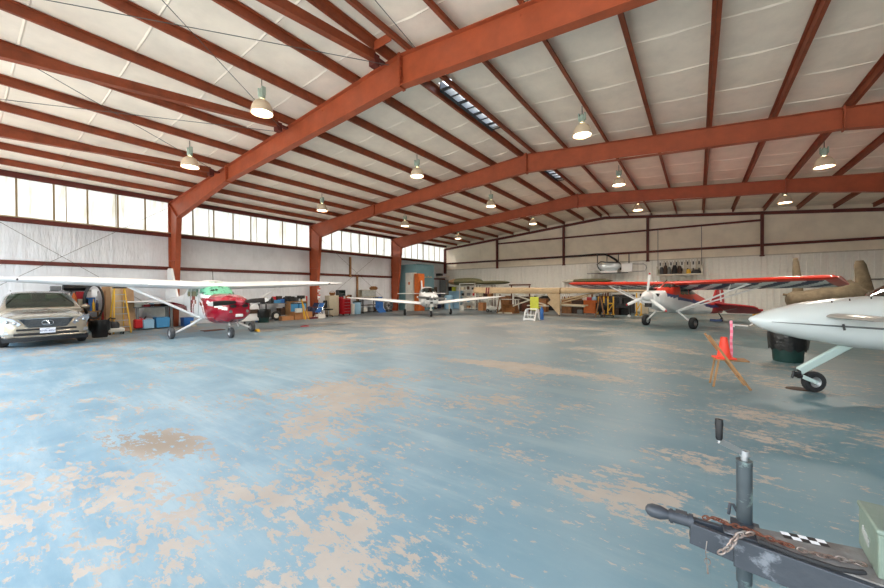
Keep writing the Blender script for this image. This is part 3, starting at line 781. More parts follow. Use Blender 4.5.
MB().cyl((.19, 0, .36), (.19, 0, .22), .028).box((.24, 0, .30), (.08, .05, .05)).box((.2, 0, .25), (.05, .15, .04)).cyl((.27, 0, .34), (.3, 0, .22), .016).out('swivel', 'black', t)
for s in (-1, 1): MB().bar((.2, s*.07, .26), (-.02, s*.07, .16), .012, .06).out('fork', 'gear_pale', t, bevel=.004)
wheel(t, (-.02, 0, .165), .165, .1)
MB().tube([(-.06, .41, 1.12), (-.06, .43, 1.03)], .014, 6).out('step_vent', 'dark_grey', t)
for x in (-.1, -.35, -.65): MB().cyl((x, .2, interp(tab, x)[2]-.03), (x, .2, interp(tab, x)[2]+.004), .008, n=8).out('screw', 'dark_grey', t)
wing_mesh([(-3.3, .5, 1.0, 1.5, .8), (-4.0, 3.2, 1.1, .9, .9)], name='wing', parent=t, mats='pale_ez')
for s in (-1, 1):
    MB().tube([(-3.2, s*.4, .75), (-3.3, s*1.0, .2)], .045, 8).out('gear_leg', 'gear_pale', t)
    wheel(t, (-3.3, s*1.05, .19), .19, .12)
# ------------------------------------------------------------------ the car
t = thing('car', 'champagne crossover car parked nose-out under the white wing at the left edge', 'car', (-17.25, 1.90, 0), math.radians(-2)); t.scale = (1, 1.05, 1.02)
W = .93
# stations from the nose (x = +.95, front axle at 0) to the tail (-3.75): half width, sill z, bonnet/roof z
tab = [(.95, .66, .34, .62, 3), (.93, .74, .26, .80, 3.4), (.86, .82, .22, .93, 3.8), (.65, .89, .2, 1.0, 4), (.2, .92, .2, 1.06, 4), (-.45, .93, .2, 1.12, 4), (-.6, .93, .2, 1.13, 4), (-2.9, .93, .2, 1.14, 4), (-3.4, .9, .24, 1.12, 4), (-3.62, .82, .32, .95, 3.4)]
b = MB(); rings = body(tab, 120, seg=90)
def arch(c):
    for ax in (0, -2.74):
        if abs(c.y) > .62 and math.hypot(c.x-ax, c.z-.36) < .40: return True
    return False
b.loft(rings, keep=lambda c: not arch(c), fn=lambda c: 1 if c.z < .30 else 0).out('body_shell', ['car_paint', 'car_black'], t)
tab = [(-.45, .74, 1.05, 1.10, 5), (-1.25, .66, 1.05, 1.64, 4), (-1.6, .64, 1.05, 1.69, 4), (-2.6, .64, 1.05, 1.69, 4), (-3.2, .66, 1.05, 1.58, 4), (-3.65, .7, 1.05, 1.12, 4)]
tab = [(-.45, .80, 1.0, 1.12, 6), (-1.3, .78, 1.0, 1.63, 4.5), (-1.6, .77, 1.0, 1.685, 4.2), (-2.7, .77, 1.0, 1.69, 4.2), (-3.2, .77, 1.0, 1.6, 4.2), (-3.62, .76, 1.0, 1.1, 5)]
rings = []
for r in body(tab, 50, seg=64):
    rings.append([(x, y*(1.14-.26*max(0, (z-1.0)/.7)), z) for x, y, z in r])
def top(x): return interp([(a, d) for a, _, _, d, _ in tab], x)[0]
wsc = lambda c: -1.42 < c.x < -.5 and c.z > top(c.x)-.06 and abs(c.y) < .73 and c.z > 1.13
def sgl(c):
    return abs(c.y) > .6 and 1.17 < c.z < top(c.x)-.09 and -3.3 < c.x < -.8 and min(abs(c.x+a) for a in (1.72, 2.6)) > .04
MB().loft(rings, keep=lambda c: not wsc(c) and not sgl(c)).out('roof', 'car_paint', t)
MB().loft(rings, keep=wsc, caps=(False, False)).out('windscreen', mat('car_glass', (64, 96, 84), .02, trans=.9), t)
MB().loft(rings, keep=sgl, caps=(False, False)).out('side_window', M['car_glass'] if 'car_glass' in M else MATS['car_glass'], t)
MB().box((-2.0, 0, 1.08), (2.9, 1.5, .05)).box((-1.0, 0, 1.1), (.5, 1.45, .1)).out('dashboard', 'car_black', t)
for s in (-1, 1):
    sb = MB().box((-1.75, s*.37, 1.2), (.14, .44, .34)).box((-1.74, s*.37, 1.46), (.1, .26, .16)).out('front_seat', 'seat_cream', t, bevel=.04)
    MB().box((-2.75, s*.37, 1.16), (.14, .5, .3)).out('rear_seat', 'seat_cream', t, bevel=.04)
MB().cyl((-1.25, .37, 1.17), (-1.22, .37, 1.19), .17, n=20).out('steering_wheel', 'black', t)
# grille with its emblem
g = MB().loft([[(.955+dx, y*k, z) for y, z in ((-.56, .86), (-.42, .64), (-.38, .60), (.38, .60), (.42, .64), (.56, .86))] for dx, k in ((-.06, 1), (.012, .97))])
gr = g.out('grille', 'grille', t)
b = MB()
for i in range(7): b.box((.962+.008, 0, .62+i*.033), (.02, .78 if i in (0,) else .88, .01))
b.out('grille_bar', 'mid_steel', gr)
e = MB(); e.tube([(.995, .115*math.cos(a), .735+.078*math.sin(a)) for a in [2*PI*i/28 for i in range(28)]], .012, 6, closed=True)
e.tube([(.998, -.03-.0, .80), (.998, .035, .70), (.998, .03, .69), (.998, -.1, .695)], .011, 6)
e.out('emblem', 'chrome', t)
MB().tube([(.955, -.5, .85), (.965, 0, .87), (.955, .5, .85)], .012, 6).out('chrome_strip', 'chrome', t)
for s in (-1, 1):
    hd = MB().loft([[(.935+dx, s*.50, .72), (.90+dx, s*.66, .87), (.66+dx, s*.925, .96), (.70+dx, s*.91, .80), (.84+dx, s*.82, .70), (.925+dx, s*.56, .655)] for dx in (-.05, .028)]).out('headlamp', 'headlamp', t, bevel=.01)
    MB().ball((.93, s*.62, .75), (.03, .045, .045)).out('headlamp_lens', 'chrome', hd); MB().ball((.90, s*.76, .79), (.03, .04, .04)).out('headlamp_lens', 'chrome', hd)
    MB().loft([[(.90+dx, s*.66, .52), (.87+dx, s*.84, .53), (.88+dx, s*.82, .44), (.91+dx, s*.68, .43)] for dx in (-.05, .03)]).out('fog_lamp', 'headlamp', t)
    m_ = MB().ball((-.95, s*1.02, 1.15), (.1, .12, .08)).cyl((-.95, s*.88, 1.1), (-.95, s*1.0, 1.13), .03).out('wing_mirror', 'car_paint', t)
    MB().tube([(-1.5, s*.6, 1.70), (-2.0, s*.6, 1.73), (-3.0, s*.6, 1.70)], .015, 6).out('roof_rail', 'car_paint', t)
    for ax in (0, -2.74):
        wheel(t, (ax, s*.81, .36), .36, .22)
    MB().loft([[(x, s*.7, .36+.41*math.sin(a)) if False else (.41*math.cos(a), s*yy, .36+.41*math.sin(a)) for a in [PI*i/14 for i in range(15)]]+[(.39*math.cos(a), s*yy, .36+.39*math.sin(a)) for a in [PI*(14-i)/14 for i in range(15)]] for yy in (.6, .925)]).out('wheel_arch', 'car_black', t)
MB().box((.93, 0, .545), (.06, 1.2, .06)).out('air_intake', 'black', t, bevel=.01); MB().box((.92, 0, .41), (.08, 1.3, .07)).out('air_intake', 'black', t, bevel=.01)
MB().tube([(.88, -.86, .36), (.955, -.6, .36), (.965, 0, .355), (.955, .6, .36), (.88, .86, .36)], .02, 8).tube([(.90, -.7, .475), (.965, -.5, .475), (.968, 0, .475), (.965, .5, .475), (.90, .7, .475)], .022, 8).out('bumper_trim', 'car_paint', t)
MB().loft([[(.90, y, z) for y, z in ((-.85, .2), (.85, .2), (.87, .32), (-.87, .32))], [(.95, y*.85, z) for y, z in ((-.85, .2), (.85, .2), (.87, .32), (-.87, .32))]]).out('lower_valance', 'car_black', t)
pl = MB().box((.985, 0, .505), (.02, .31, .155)).out('number_plate', 'plate_white', t, bevel=.004)
text('plate_letters', 'KNR-4057', .072, 'plate_ink', pl, (.997, 0, .495), (PI/2, 0, PI/2))
text('plate_state', 'TEXAS', .028, 'plate_ink', pl, (.997, 0, .56), (PI/2, 0, PI/2))
b = MB()
for y in (-.35, .3): MB().box((-.55, y, 1.165), (.02, .6, .012), rz=.2).out('wiper', 'black', t)
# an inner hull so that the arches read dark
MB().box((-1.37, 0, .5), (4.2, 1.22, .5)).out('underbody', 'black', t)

# ------------------------------------------------------------------ trailer tongue in the foreground
def onp(k=0): pass
ux, uy = V(.813, .582, 0), V(-.582, .813, 0)
def W_(r, d, z): p = ux*r+uy*d; return V(p.x, p.y, z)
tr = thing('trailer_tongue', 'weathered black trailer tongue with crank jack in the foreground', 'trailer', (0, 0, 0))
# the drawbar runs from the coupler towards the lower right
A = V(-.18, 1.765, .69); D = V(1, .05, 0).normalized(); S = V(-D.y, D.x, 0)
def T(a, s, z): p = A+D*a+S*s; return (p.x, p.y, z)
b = MB()
rg = []
for a, r, ht in ((-.005, .008, .008), (.003, .02, .02), (.02, .028, .027), (.05, .029, .027), (.068, .023, .021), (.078, .018, .018), (.085, .018, .018)):
    rg.append([T(a, r*math.cos(q), .70+ht*math.sin(q)) for q in [2*PI*i/16 for i in range(16)]])
b.loft(rg); b.out('coupler_head', 'tongue_black', tr)
b = MB().cyl(T(.08, 0, .70), T(.16, 0, .70), .024, n=18).cyl(T(.085, 0, .70), T(.095, 0, .70), .028, n=18).cyl(T(.15, 0, .70), T(.165, 0, .70), .028, n=18)
b.bar(T(.105, 0, .725), T(.145, 0, .725), .03, .004)
b.out('coupler_sleeve', 'tongue_black', tr)
# V-shaped channel frame
b = MB()
for s in (-1, 1):
    b.bar(T(.155, s*.018, .665), T(.3, s*.036, .655), .022, .08 if 0 else .085); b.bar(T(.29, s*.035, .655), T(1.5, s*.24, .655), .03, .11)
b.bar(T(.26, 0, .712), T(.36, 0, .712), .075, .006)
b.out('side_rail', 'tongue_black', tr, bevel=.004)
b = MB().prism([(0, 0), (0, 0)], 0, 0) if False else MB()
pl = [T(.36, -.04, 0), T(.36, .055, 0), T(1.5, .25, 0), T(1.5, -.235, 0)]
b.add([(p[0], p[1], z) for z in (.711, .717) for p in pl], [(3, 2, 1, 0), (4, 5, 6, 7), (0, 1, 5, 4), (1, 2, 6, 5), (2, 3, 7, 6), (3, 0, 4, 7)])
b.out('deck_plate', 'tongue_grey', tr)
# jack post
J = V(.153, 1.88, 0)
b = MB().cyl((J.x, J.y, .46), (J.x, J.y, .95), .026, n=24).cyl((J.x, J.y, .94), (J.x, J.y, .957), .0275, n=24).out('jack_tube', 'jack_paint', tr)
MB().cyl((J.x, J.y, .08), (J.x, J.y, .47), .021, n=20).cyl((J.x, J.y, 0), (J.x, J.y, .02), .09, n=20).cyl((J.x, J.y, .02), (J.x, J.y, .1), .035, .03, n=16).out('jack_leg', 'jack_paint', tr)
MB().bar((J.x-.045, J.y-.02, .675), (J.x+.045, J.y-.02, .675), .05, .07).tube([(J.x-.02, J.y, .735), (J.x-.035, J.y, .765), (J.x-.045, J.y, .765), (J.x-.05, J.y, .72)], .006, 8).out('jack_bracket', 'tongue_black', tr, bevel=.006)
def P2(r, d, z): return tuple(W_(r, d, z))
jr, jd = J.dot(ux), J.dot(uy)
hx = (jr-.005, jd-.045)
c = MB(); c.cyl((J.x, J.y, .952), (J.x, J.y, .985), .012, n=14)
p0 = W_(jr-.0, jd-.0, .985); p1 = W_(jr-.118, jd-.02, 1.045)
c.bar(tuple(p0), tuple(p1), .008, .022, up=(0, 0, 1)); c.cyl(tuple(p0-V(0, 0, .012)), tuple(p0+V(0, 0, .012)), .017, n=14); c.cyl(tuple(p1), tuple(p1+V(0, 0, .03)), .008)
cr = c.out('crank_arm', 'steel', tr, bevel=.002)
hl = MB(); q = [p1+V(0, 0, z) for z in (.012, .03, .09, .115, .12)]
hl.lathe([(.009, .0), (.012, .008), (.0125, .04), (.0145, .065), (.013, .082), (.001, .084)], tuple(p1+V(0, 0, .004)), 16)
hl.out('crank_handle', 'black', cr)
# folded-over tarp strap and sticker
MB().tube([T(.36, -.045, .722), T(.45, -.075, .724), T(.55, -.085, .724), T(.60, -.07, .724), T(.62, -.055, .722)], .008, 6).out('cable_sleeve', 'black_soft', tr)
st_ = MB()
for i in range(5):
    for j in range(2):
        q = [T(.440+ii*.025+jj*.003, .076+ii*.0036-jj*.021, .7185) for ii, jj in ((i, j), (i+1, j), (i+1, j+1), (i, j+1))]
        st_.add(q, [(3, 2, 1, 0)], (i+j) % 2)
st_.out('checkered_sticker', ['white_paint', 'prop_black'], tr, smooth=0, fix=False)
# chains lying on the tongue: links belong to the chain
def chain(label, pts, mtl, L=.036, r=.0042):
    t = thing('safety_chain', label, 'chain', pts[0], 0, 'chains on the trailer tongue'); o = V(*pts[0])
    P = [V(*p) for p in pts]; seg = []; 
    step = L*.62; cur = P[0]; i = 0; out = [cur.copy()]
    dist = 0
    samples = []
    for a, b_ in zip(P, P[1:]):
        n = max(1, int((b_-a).length/.002))
        samples += [a.lerp(b_, k/n) for k in range(n)]
    last = samples[0]; cs = [last]
    for s_ in samples:
        if (s_-last).length >= step: cs.append(s_); last = s_
    for k in range(len(cs)-1):
        a, b_ = cs[k], cs[k+1]; d = (b_-a).normalized(); u = V(0, 0, 1); sd = d.cross(u)
        if sd.length < .1: sd = V(1, 0, 0)
        sd.normalize(); u = sd.cross(d); w = (sd if k % 2 else u)*.8+(u if k % 2 else sd)*(.35 if k % 3 else -.3); w.normalize()
        mid = (a+b_)/2; ring = []
        for q in range(12):
            an = 2*PI*q/12; ring.append(tuple(mid+d*(L*.5*math.cos(an))+w*(L*.28*math.sin(an))-o))
        MB().tube(ring, r, 6, closed=True).out('link', mtl, t)
chain('rusty chain looped over the tongue in front of the jack post', [T(.20, .012, .722), T(.235, .03, .724), T(.28, .01, .724), T(.32, .02, .722), T(.36, -.005, .727), T(.41, -.02, .727), T(.46, -.03, .727)], 'rust', .026, .003)
chain('grey chain hanging over the near rail of the tongue', [T(.345, -.035, .738), T(.32, -.05, .738), T(.295, -.066, .728), T(.28, -.078, .70), T(.262, -.082, .67), T(.24, -.08, .652), T(.225, -.07, .65)], 'chain_grey', .03, .0035)
chain('grey chain trailing back across the deck plate to the green box', [T(.47, -.035, .727), T(.52, -.035, .727), T(.56, -.025, .727), T(.60, -.02, .727), T(.635, -.015, .727)], 'chain_grey', .026, .003)
o = MB(); o.tube([T(.205, -.075, .68), T(.2, -.085, .64), T(.205, -.088, .60)], .0015, 5).tube([T(.205, -.088, .60), T(.207, -.09, .565)], .0035, 6).tube([(T(.206, -.088, .61)[0]+.009*math.cos(q), T(.206, -.088, .61)[1], .61+.012*math.sin(q)) for q in [2*PI*i/12 for i in range(12)]], .0015, 5, closed=True)
tag(o.out('coupler_pin', 'chain_grey'), 'small steel pin dangling on a wire below the coupler', 'pin')
# green steel box on the trailer, cut by the right edge
gb = thing('toolbox', 'pale green metal box with open-grained lid at the lower right corner', 'box', (0, 0, 0))
GB = [W_(*q, 0) for q in ((0, 0), (0, 0))]
p0, p1_ = V(.478, 1.94, 0), V(.470, 1.735, 0)      # left edge, far to near
dd = (p1_-p0).normalized(); ww = V(-dd.y, dd.x, 0)
if ww.x < 0: ww = -ww
def gbx(a, w_, z): p = p0+dd*a+ww*w_; return (p.x, p.y, z)
L_, Wd = .205, .6
def slab(z0, z1, e=0): 
    return [gbx(-e, -e, z0), gbx(L_+e, -e, z0), gbx(L_+e, Wd+e, z0), gbx(-e, Wd+e, z0), gbx(-e, -e, z1), gbx(L_+e, -e, z1), gbx(L_+e, Wd+e, z1), gbx(-e, Wd+e, z1)]
BF = [(3, 2, 1, 0), (4, 5, 6, 7), (0, 1, 5, 4), (1, 2, 6, 5), (2, 3, 7, 6), (3, 0, 4, 7)]
MB().add(slab(.718, .858), BF).out('box_body', 'box_green', gb, bevel=.004)
MB().add(slab(.858, .876, .005), BF).out('box_lid', 'box_green', gb, bevel=.006)
MB().bar(gbx(.05, -.001, .80), gbx(.12, -.001, .78), .003, .025).out('paint_scrape', 'cover_grey', gb)
# the trailer behind the picture edge that carries the frame
b = MB()
b.bar(T(1.46, 0, .65), T(1.56, 0, .65), 1.3, .1); b.bar(T(1.5, -.6, .66), T(3.0, -.6, .66), .08, .12); b.bar(T(1.5, .6, .66), T(3.0, .6, .66), .08, .12)
b.out('cross_member', 'tongue_black', tr)
for s in (-1, 1):
    wp = T(2.4, s*.72, .33)
    o = wheel(tr, wp, .33, .2); o.rotation_euler = (0, 0, math.atan2(D.y, D.x))
MB().cyl(T(2.4, -.7, .33), T(2.4, .7, .33), .03).bar(T(2.4, -.6, .33), T(2.4, -.6, .62), .06, .06).bar(T(2.4, .6, .33), T(2.4, .6, .62), .06, .06).out('axle', 'black', tr)
# ------------------------------------------------------------------ the things standing about
def vray(u, v):
    a, b_ = (u-442)/357.3, (294-v)/357.3
    yw, pt, rl = .6215, -.0091, -.0064
    c, s = math.cos(rl), math.sin(rl); r = a*c-b_*s; up = a*s+b_*c
    c, s = math.cos(pt), math.sin(pt); d = c-up*s; z = s+up*c
    return V(r*math.cos(yw)-d*math.sin(yw), r*math.sin(yw)+d*math.cos(yw), z)
def atx(u, v, X): q = vray(u, v); q = q*(X/q.x); return V(q.x, q.y, q.z+1.65)
def aty(u, v, Y): q = vray(u, v); q = q*(Y/q.y); return V(q.x, q.y, q.z+1.65)
def ex(u0, u1, v0, v1, X, z0=None):
    """span of a thing seen against the plane x = X: y0, y1, z0, z1"""
    p, q = atx(u0, (v0+v1)/2, X), atx(u1, (v0+v1)/2, X); m_ = (u0+u1)/2
    return p.y, q.y, (atx(m_, v1, X).z if z0 is None else z0), atx(m_, v0, X).z
def ey(u0, u1, v0, v1, Y, z0=None):
    p, q = aty(u0, (v0+v1)/2, Y), aty(u1, (v0+v1)/2, Y); m_ = (u0+u1)/2
    return p.x, q.x, (aty(m_, v1, Y).z if z0 is None else z0), aty(m_, v0, Y).z
def cardboard_box(c, d, label, m='cardboard', rz=0, cat='box', name='cardboard_box', group=None):
    t = thing(name, label, cat, (c[0], c[1], c[2]), rz, group); x, y, z = d
    MB().box((0, 0, z/2), (x, y, z)).out('carton', m, t, bevel=.004)
    f = MB().box((0, 0, z+.003), (x*.98, y*.12, .004)).box((0, y/2+.002, z*.85), (x*.1, .003, z*.3)).out('tape', 'beige', t)
    return t
def tote(c, d, label, m='tote_blue', rz=0, group=None, lid='tote_blue'):
    t = thing('storage_tote', label, 'storage box', c, rz, group); x, y, z = d
    MB().box((0, 0, z*.46), (x*.92, y*.92, z*.92), taper=1.07).out('tub', m, t, bevel=.01)
    MB().box((0, 0, z*.95), (x, y, z*.1)).box((0, 0, z*1.0), (x*.8, y*.8, z*.05)).out('lid', lid, t, bevel=.008)
    return t
def bucket(c, r, h, label, m='white_dull', cat='bucket', name='bucket'):
    t = thing(name, label, cat, c)
    MB().lathe([(r*.85, 0), (r, h), (r*1.05, h), (r*1.05, h*.93)], n=20).lathe([(.001, .005), (r*.85, .005)], n=20).out('pail', m, t)
    MB().lathe([(.001, h*1.01), (r*1.02, h), (r*1.04, h*.95)], n=20).out('lid', m, t)
    MB().tube([(r*1.0*math.cos(a), 0, h*.95+r*.5*math.sin(a)*-1) for a in [PI*i/8 for i in range(9)]], .006, 5).out('handle', 'steel', t)
    return t
def bin_with_bag(c, r, h, label, body_m='dark_green', full=False):
    t = thing('rubbish_bin', label, 'bin', c)
    MB().lathe([(.001, .0), (r*.8, 0), (r*.83, .03), (r*.98, h*.96), (r*1.03, h*.97), (r*1.03, h), (r*.97, h), (r*.8, h*.3)], n=28).out('barrel', body_m, t)
    b = MB(); n = 36; rows = []
    for k, (rr, zz) in enumerate(((r*.6, h*.8), (r*.94, h*.95), (r*1.07, h*1.03), (r*1.12, h*.95), (r*1.13, h*.78), (r*1.08, h*.62 if not full else h*.4))):
        rows.append([(rr*(1+.02*math.sin(i*5+k)+.02*rnd.uniform(-1, 1))*math.cos(2*PI*i/n), rr*(1+.035*math.sin(i*5+k)+.03*rnd.uniform(-1, 1))*math.sin(2*PI*i/n), zz+(.05*math.sin(i*2.3)+rnd.uniform(-.015, .015))*(k > 3)*h) for i in range(n)])
    b.loft(rows, caps=(True, False)); b.out('bin_liner', 'bin_bag', t)
    return t
def legged_table(c, d, label, top='offwhite', leg='grey', lw=.05, shelf=None, name='workbench', cat='table', rz=0, legs=4, apron=None):
    """d = x, y, height"""
    t = thing(name, label, cat, c, rz); x, y, h = d
    MB().box((0, 0, h-.02), (x, y, .04)).out('table_top', top, t, bevel=.004)
    for sx in (-1, 1):
        for sy in ((-1, 1) if legs == 4 else (-1, 0, 1)):
            MB().box((sx*(x/2-lw), sy*(y/2-lw), (h-.04)/2), (lw, lw, h-.04)).out('leg', leg, t)
    if shelf: MB().box((0, 0, shelf), (x*.94, y*.94, .03)).out('shelf', top, t)
    if apron: MB().box((x/2-lw, 0, h-.1), (.03, y-.1, .1)).out('front_rail', apron, t)
    return t
def simple(name, label, cat, mb, m, group=None, bevel=0):
    return tag(mb.out(name, m, bevel=bevel), label, cat, group)

# ---- left wall, behind and beside the car
XW = -20.9
y0, y1, z0, z1 = ex(50, 90, 283.5, 291, XW)
t = thing('wall_shelf', 'long black wall shelf behind the car roof', 'shelf', (XW, (y0+y1)/2, z0))
MB().box((0, 0, 0), (.4, y1-y0, .03)).out('board', 'dark_grey', t)
for s in (-.8, 0, .8): MB().bar((-.18, s, -.02), (.12, s, -.02), .03, .02).bar((-.18, s, -.25), (.12, s, -.03), .03, .02).out('shelf_bracket', 'dark_grey', t)
simple('equipment_case', 'long black hard case lying on the wall shelf', 'case', MB().loft([[(XW+.16*math.cos(a), y, z0+.015+.12+.12*math.sin(a)) for a in [2*PI*i/12 for i in range(12)]] for y in (y0+.35, y0+.5, y1-.2, y1-.05)]), 'black')
simple('equipment_case', 'short grey instrument case at the left end of the wall shelf', 'case', MB().box((XW, y0+.15, z0+.11), (.3, .28, .18)), 'grey', bevel=.02)
# cluttered bench behind the bonnet
y0, y1, z0, z1 = ex(67.5, 101, 308, 330, XW+.1)
legged_table((XW+.15, (y0+y1)/2, 0), (.7, y1-y0, .9), 'wooden bench heaped with small things behind the car', top='plywood', leg='wood', shelf=.3)
def small(u, v0, v1, w, X, zb, shape, m, label, name, cat, group=None, dx=.2):
    p = atx(u, (v0+v1)/2, X); h = atx(u, v0, X).z-zb
    b = MB()
    if shape == 'box': b.box((X, p.y, zb+h/2), (dx, w, h))
    elif shape == 'can': b.cyl((X, p.y, zb), (X, p.y, zb+h), w/2, n=14)
    elif shape == 'bottle': b.lathe([(.001, 0), (w/2, 0), (w/2, h*.65), (w*.18, h*.82), (w*.18, h), (.001, h)], (X, p.y, zb), 14)
    elif shape == 'bag': b.loft([[(X+a*dx/2*q, p.y+b_*w/2*q, zb+h*k) for a, b_ in [(math.cos(2*PI*i/12), math.sin(2*PI*i/12)) for i in range(12)]] for k, q in ((0, .8), (.25, 1), (.6, .95), (.85, .55), (1, .2))])
    return simple(name, label, cat, b, m, group, bevel=.006 if shape == 'box' else 0)
BT = .90
for a in [(69, 293, 305, .22, XW+.32, BT, 'bag', 'white_dull', 'white sack standing on the bench behind the windscreen edge', 'sack', 'sack'),
          (74, 293, 305, .2, XW+.2, BT, 'bag', 'orange', 'orange printed bag on the bench beside the white sack', 'bag', 'bag'),
          (79.5, 291.5, 305, .24, XW+.05, BT, 'box', 'tool_red', 'red metal box on the bench behind the car', 'metal_box', 'box'),
          (83, 299, 306, .3, XW+.3, BT, 'box', 'beige', 'tan box at the near front of the cluttered bench', 'small_box', 'box'),
          (90, 297.5, 306, .28, XW+.3, BT, 'box', 'blue', 'bright blue box on the cluttered bench', 'small_box', 'box'),
          (86, 303, 309, .1, XW+.42, BT, 'can', 'red', 'red tin on the bench edge', 'tin', 'tin'),
          (93.5, 299, 308, .09, XW+.42, BT, 'bottle', 'yellow', 'yellow bottle on the bench edge', 'bottle', 'bottle'),
          (97, 300, 308, .09, XW+.3, BT, 'bottle', 'navy', 'dark blue bottle beside the black hose', 'bottle', 'bottle'),
          (88, 305, 309, .12, XW+.45, BT, 'can', 'dark_grey', 'dark tin on the bench edge beside the red tin', 'tin', 'tin')]:
    small(*a)
for u, w, m, l in ((84, .35, 'black_soft', 'dark tool bag on the lower shelf of the cluttered bench'), (92, .4, 'cardboard', 'brown carton on the lower shelf of the cluttered bench'), (76, .4, 'grey', 'grey case on the lower shelf of the cluttered bench')):
    p = atx(u, 320, XW+.15); simple('shelf_box', l, 'box', MB().box((XW+.15, p.y, .315+.16), (.45, w, .32)), m, bevel=.02)
# black hose looped on the wall
c = atx(94, 303, XW+.55); ry = (atx(104.5, 303, XW+.55).y-atx(84, 303, XW+.55).y)/2
b = MB()
for k in range(3): b.tube([(XW+.52+.045*k, c.y+(ry-.02*k)*math.cos(a), c.z+.05+(.72-.02*k)*math.sin(a)) for a in [2*PI*i/40 for i in range(40)]], .026, 8, closed=True)
simple('air_hose', 'black hose hung in a tall loop behind the black bin', 'hose', b, 'black')
p = atx(94.5, 293, XW+.65); simple('notice', 'small white sign hanging inside the hose loop', 'sign', MB().box((XW+.68, p.y, p.z), (.015, .17, .3)), 'white_paint')
# broom and red pole
for u, m, l in ((103.2, 'tool_red', 'red pole leaning beside the black hose'), (105.6, 'wood', 'wooden broom handle leaning beside the red pole')):
    p = atx(u, 320, XW+.6); simple('pole', l, 'pole', MB().cyl((XW+.75, p.y-.03, 0), (XW+.3, p.y+.05, 1.75 if m == 'wood' else 1.5), .018, n=8).box((XW+.76, p.y-.03, .05), (.08, .25, .1)), m)
# plywood sheets leaning on the wall
for u0, u1, v0, m, l, o_ in ((103, 112, 286.5, 'plywood', 'narrow plywood sheet leaning left of the yellow ladder', .0), (111, 124, 286, 'tan_cover', 'pale board leaning behind the yellow ladder', .12), (121, 133.5, 287, 'plywood', 'wide plywood sheet leaning right of the yellow ladder', .2)):
    y0, y1, _, z1 = ex(u0, u1, v0, 325, XW+.35)
    b = MB(); X0 = XW+.55+o_; b.add([(X0, y0, 0), (X0, y1, 0), (X0-.4, y1, z1), (X0-.4, y0, z1), (X0-.03, y0, 0), (X0-.03, y1, 0), (X0-.43, y1, z1), (X0-.43, y0, z1)], BF)
    simple('board', l, 'board', b, m)
# yellow step ladder
y0, y1, _, z1 = ex(109.5, 129.5, 287, 327, XW+1.5)
t = thing('step_ladder', 'yellow fibreglass step ladder standing open in front of plywood sheets', 'ladder', (XW+1.5, (y0+y1)/2, 0))
hb, ht, H = (y1-y0)/2*.86, (y1-y0)/2*.5, z1-.05
for s in (-1, 1):
    MB().bar((.35, s*hb, 0), (0, s*ht, H), .035, .09).out('side_rail', 'yellow', t)
    MB().bar((-.6, s*hb*.9, 0), (-.08, s*ht, H-.06), .03, .05).out('rear_leg', 'yellow', t)
for k in range(6):
    q = (k+1)/7; w_ = hb+(ht-hb)*q; MB().box((.35*(1-q), 0, H*q), (.09, 2*w_, .03)).out('step', 'steel', t)
MB().box((0, 0, H+.02), (.26, 2*ht+.08, .06)).out('top_cap', 'black', t)
# black bin beside the car
bin_with_bag((-18.1, 3.38, 0), .26, .62, 'black rubbish bin with liner beside the car', 'black_soft', True)
# mixer / vacuum
t = thing('shop_vacuum', 'white and black shop vacuum in front of the ladder foot', 'vacuum cleaner', tuple(atx(115.5, 331.5, -18.9).xy)+(0,))
MB().box((0, 0, .17), (.42, .5, .16)).out('base', 'white_dull', t, bevel=.04)
MB().lathe([(.001, .25), (.17, .25), (.18, .4), (.12, .5), (.001, .52)], (0, -.05, 0), 18).out('motor_head', 'dark_grey', t)
MB().tube([(0, -.2, .3), (.05, -.28, .55), (0, -.15, .66), (0, 0, .62)], .03, 8).out('hose', 'black', t)
for s in (-1, 1):
    for q in (-1, 1): MB().cyl((s*.16, q*.2-.02, .05), (s*.16, q*.2+.02, .05), .05).out('castor', 'black', t)
MB().cyl((0, -.2, .3), (0, -.3, .56), .03).out('upright', 'white_dull', t)
# steel table with blue totes
y0, y1, _, z1 = ex(133.5, 172, 305.5, 328, -20.3)
legged_table((-20.4, (y0+y1)/2, 0), (.8, y1-y0, z1-.05), 'grey steel workbench with red clutter left of the nearest column', top='grey', leg='grey', lw=.09, shelf=.04)
tz = z1-.05
for u, v0, w, m, l, n, c in ((139, 303.5, .28, 'white_dull', 'white box on the left end of the steel workbench', 'small_box', 'box'), (147, 304.5, .45, 'tool_red', 'red tool case on the steel workbench', 'tool_case', 'tool case'), (156, 304, .5, 'rust', 'rust brown tray on the steel workbench', 'tray', 'tray'), (163.5, 303.5, .3, 'black_soft', 'black case on the steel workbench', 'tool_case', 'tool case'), (151.5, 303, .14, 'light_blue', 'pale blue tin on the steel workbench', 'tin', 'tin')):
    small(u, v0, 307, w, -20.3, tz, 'box', m, l, n, c)
for u0, u1, v0, m, l in ((142, 153.5, 319.5, 'light_blue', 'light blue tote on the floor under the steel workbench'), (154.5, 169, 317.3, 'tote_blue', 'darker blue tote under the right part of the steel workbench')):
    y0, y1, _, z1 = ex(u0, u1, v0, 328, -20.0, 0); tote((-20.05, (y0+y1)/2, .06), (.5, (y1-y0)*.95, z1-.06), l, m, lid=m)
p = atx(139.5, 318, -20.1)
t = thing('fuel_can', 'red fuel can under the left end of the steel workbench', 'fuel can', (-20.1, p.y, .06))
MB().box((0, 0, .22), (.26, .4, .4)).out('can', 'red', t, bevel=.04); MB().tube([(0, -.1, .42), (0, 0, .5), (0, .1, .42)], .02, 6).out('handle', 'red', t); MB().cyl((0, .15, .4), (.03, .22, .52), .03).out('spout', 'black', t)
y0, y1, _, _ = ex(145, 166, 310, 318, -20.75)
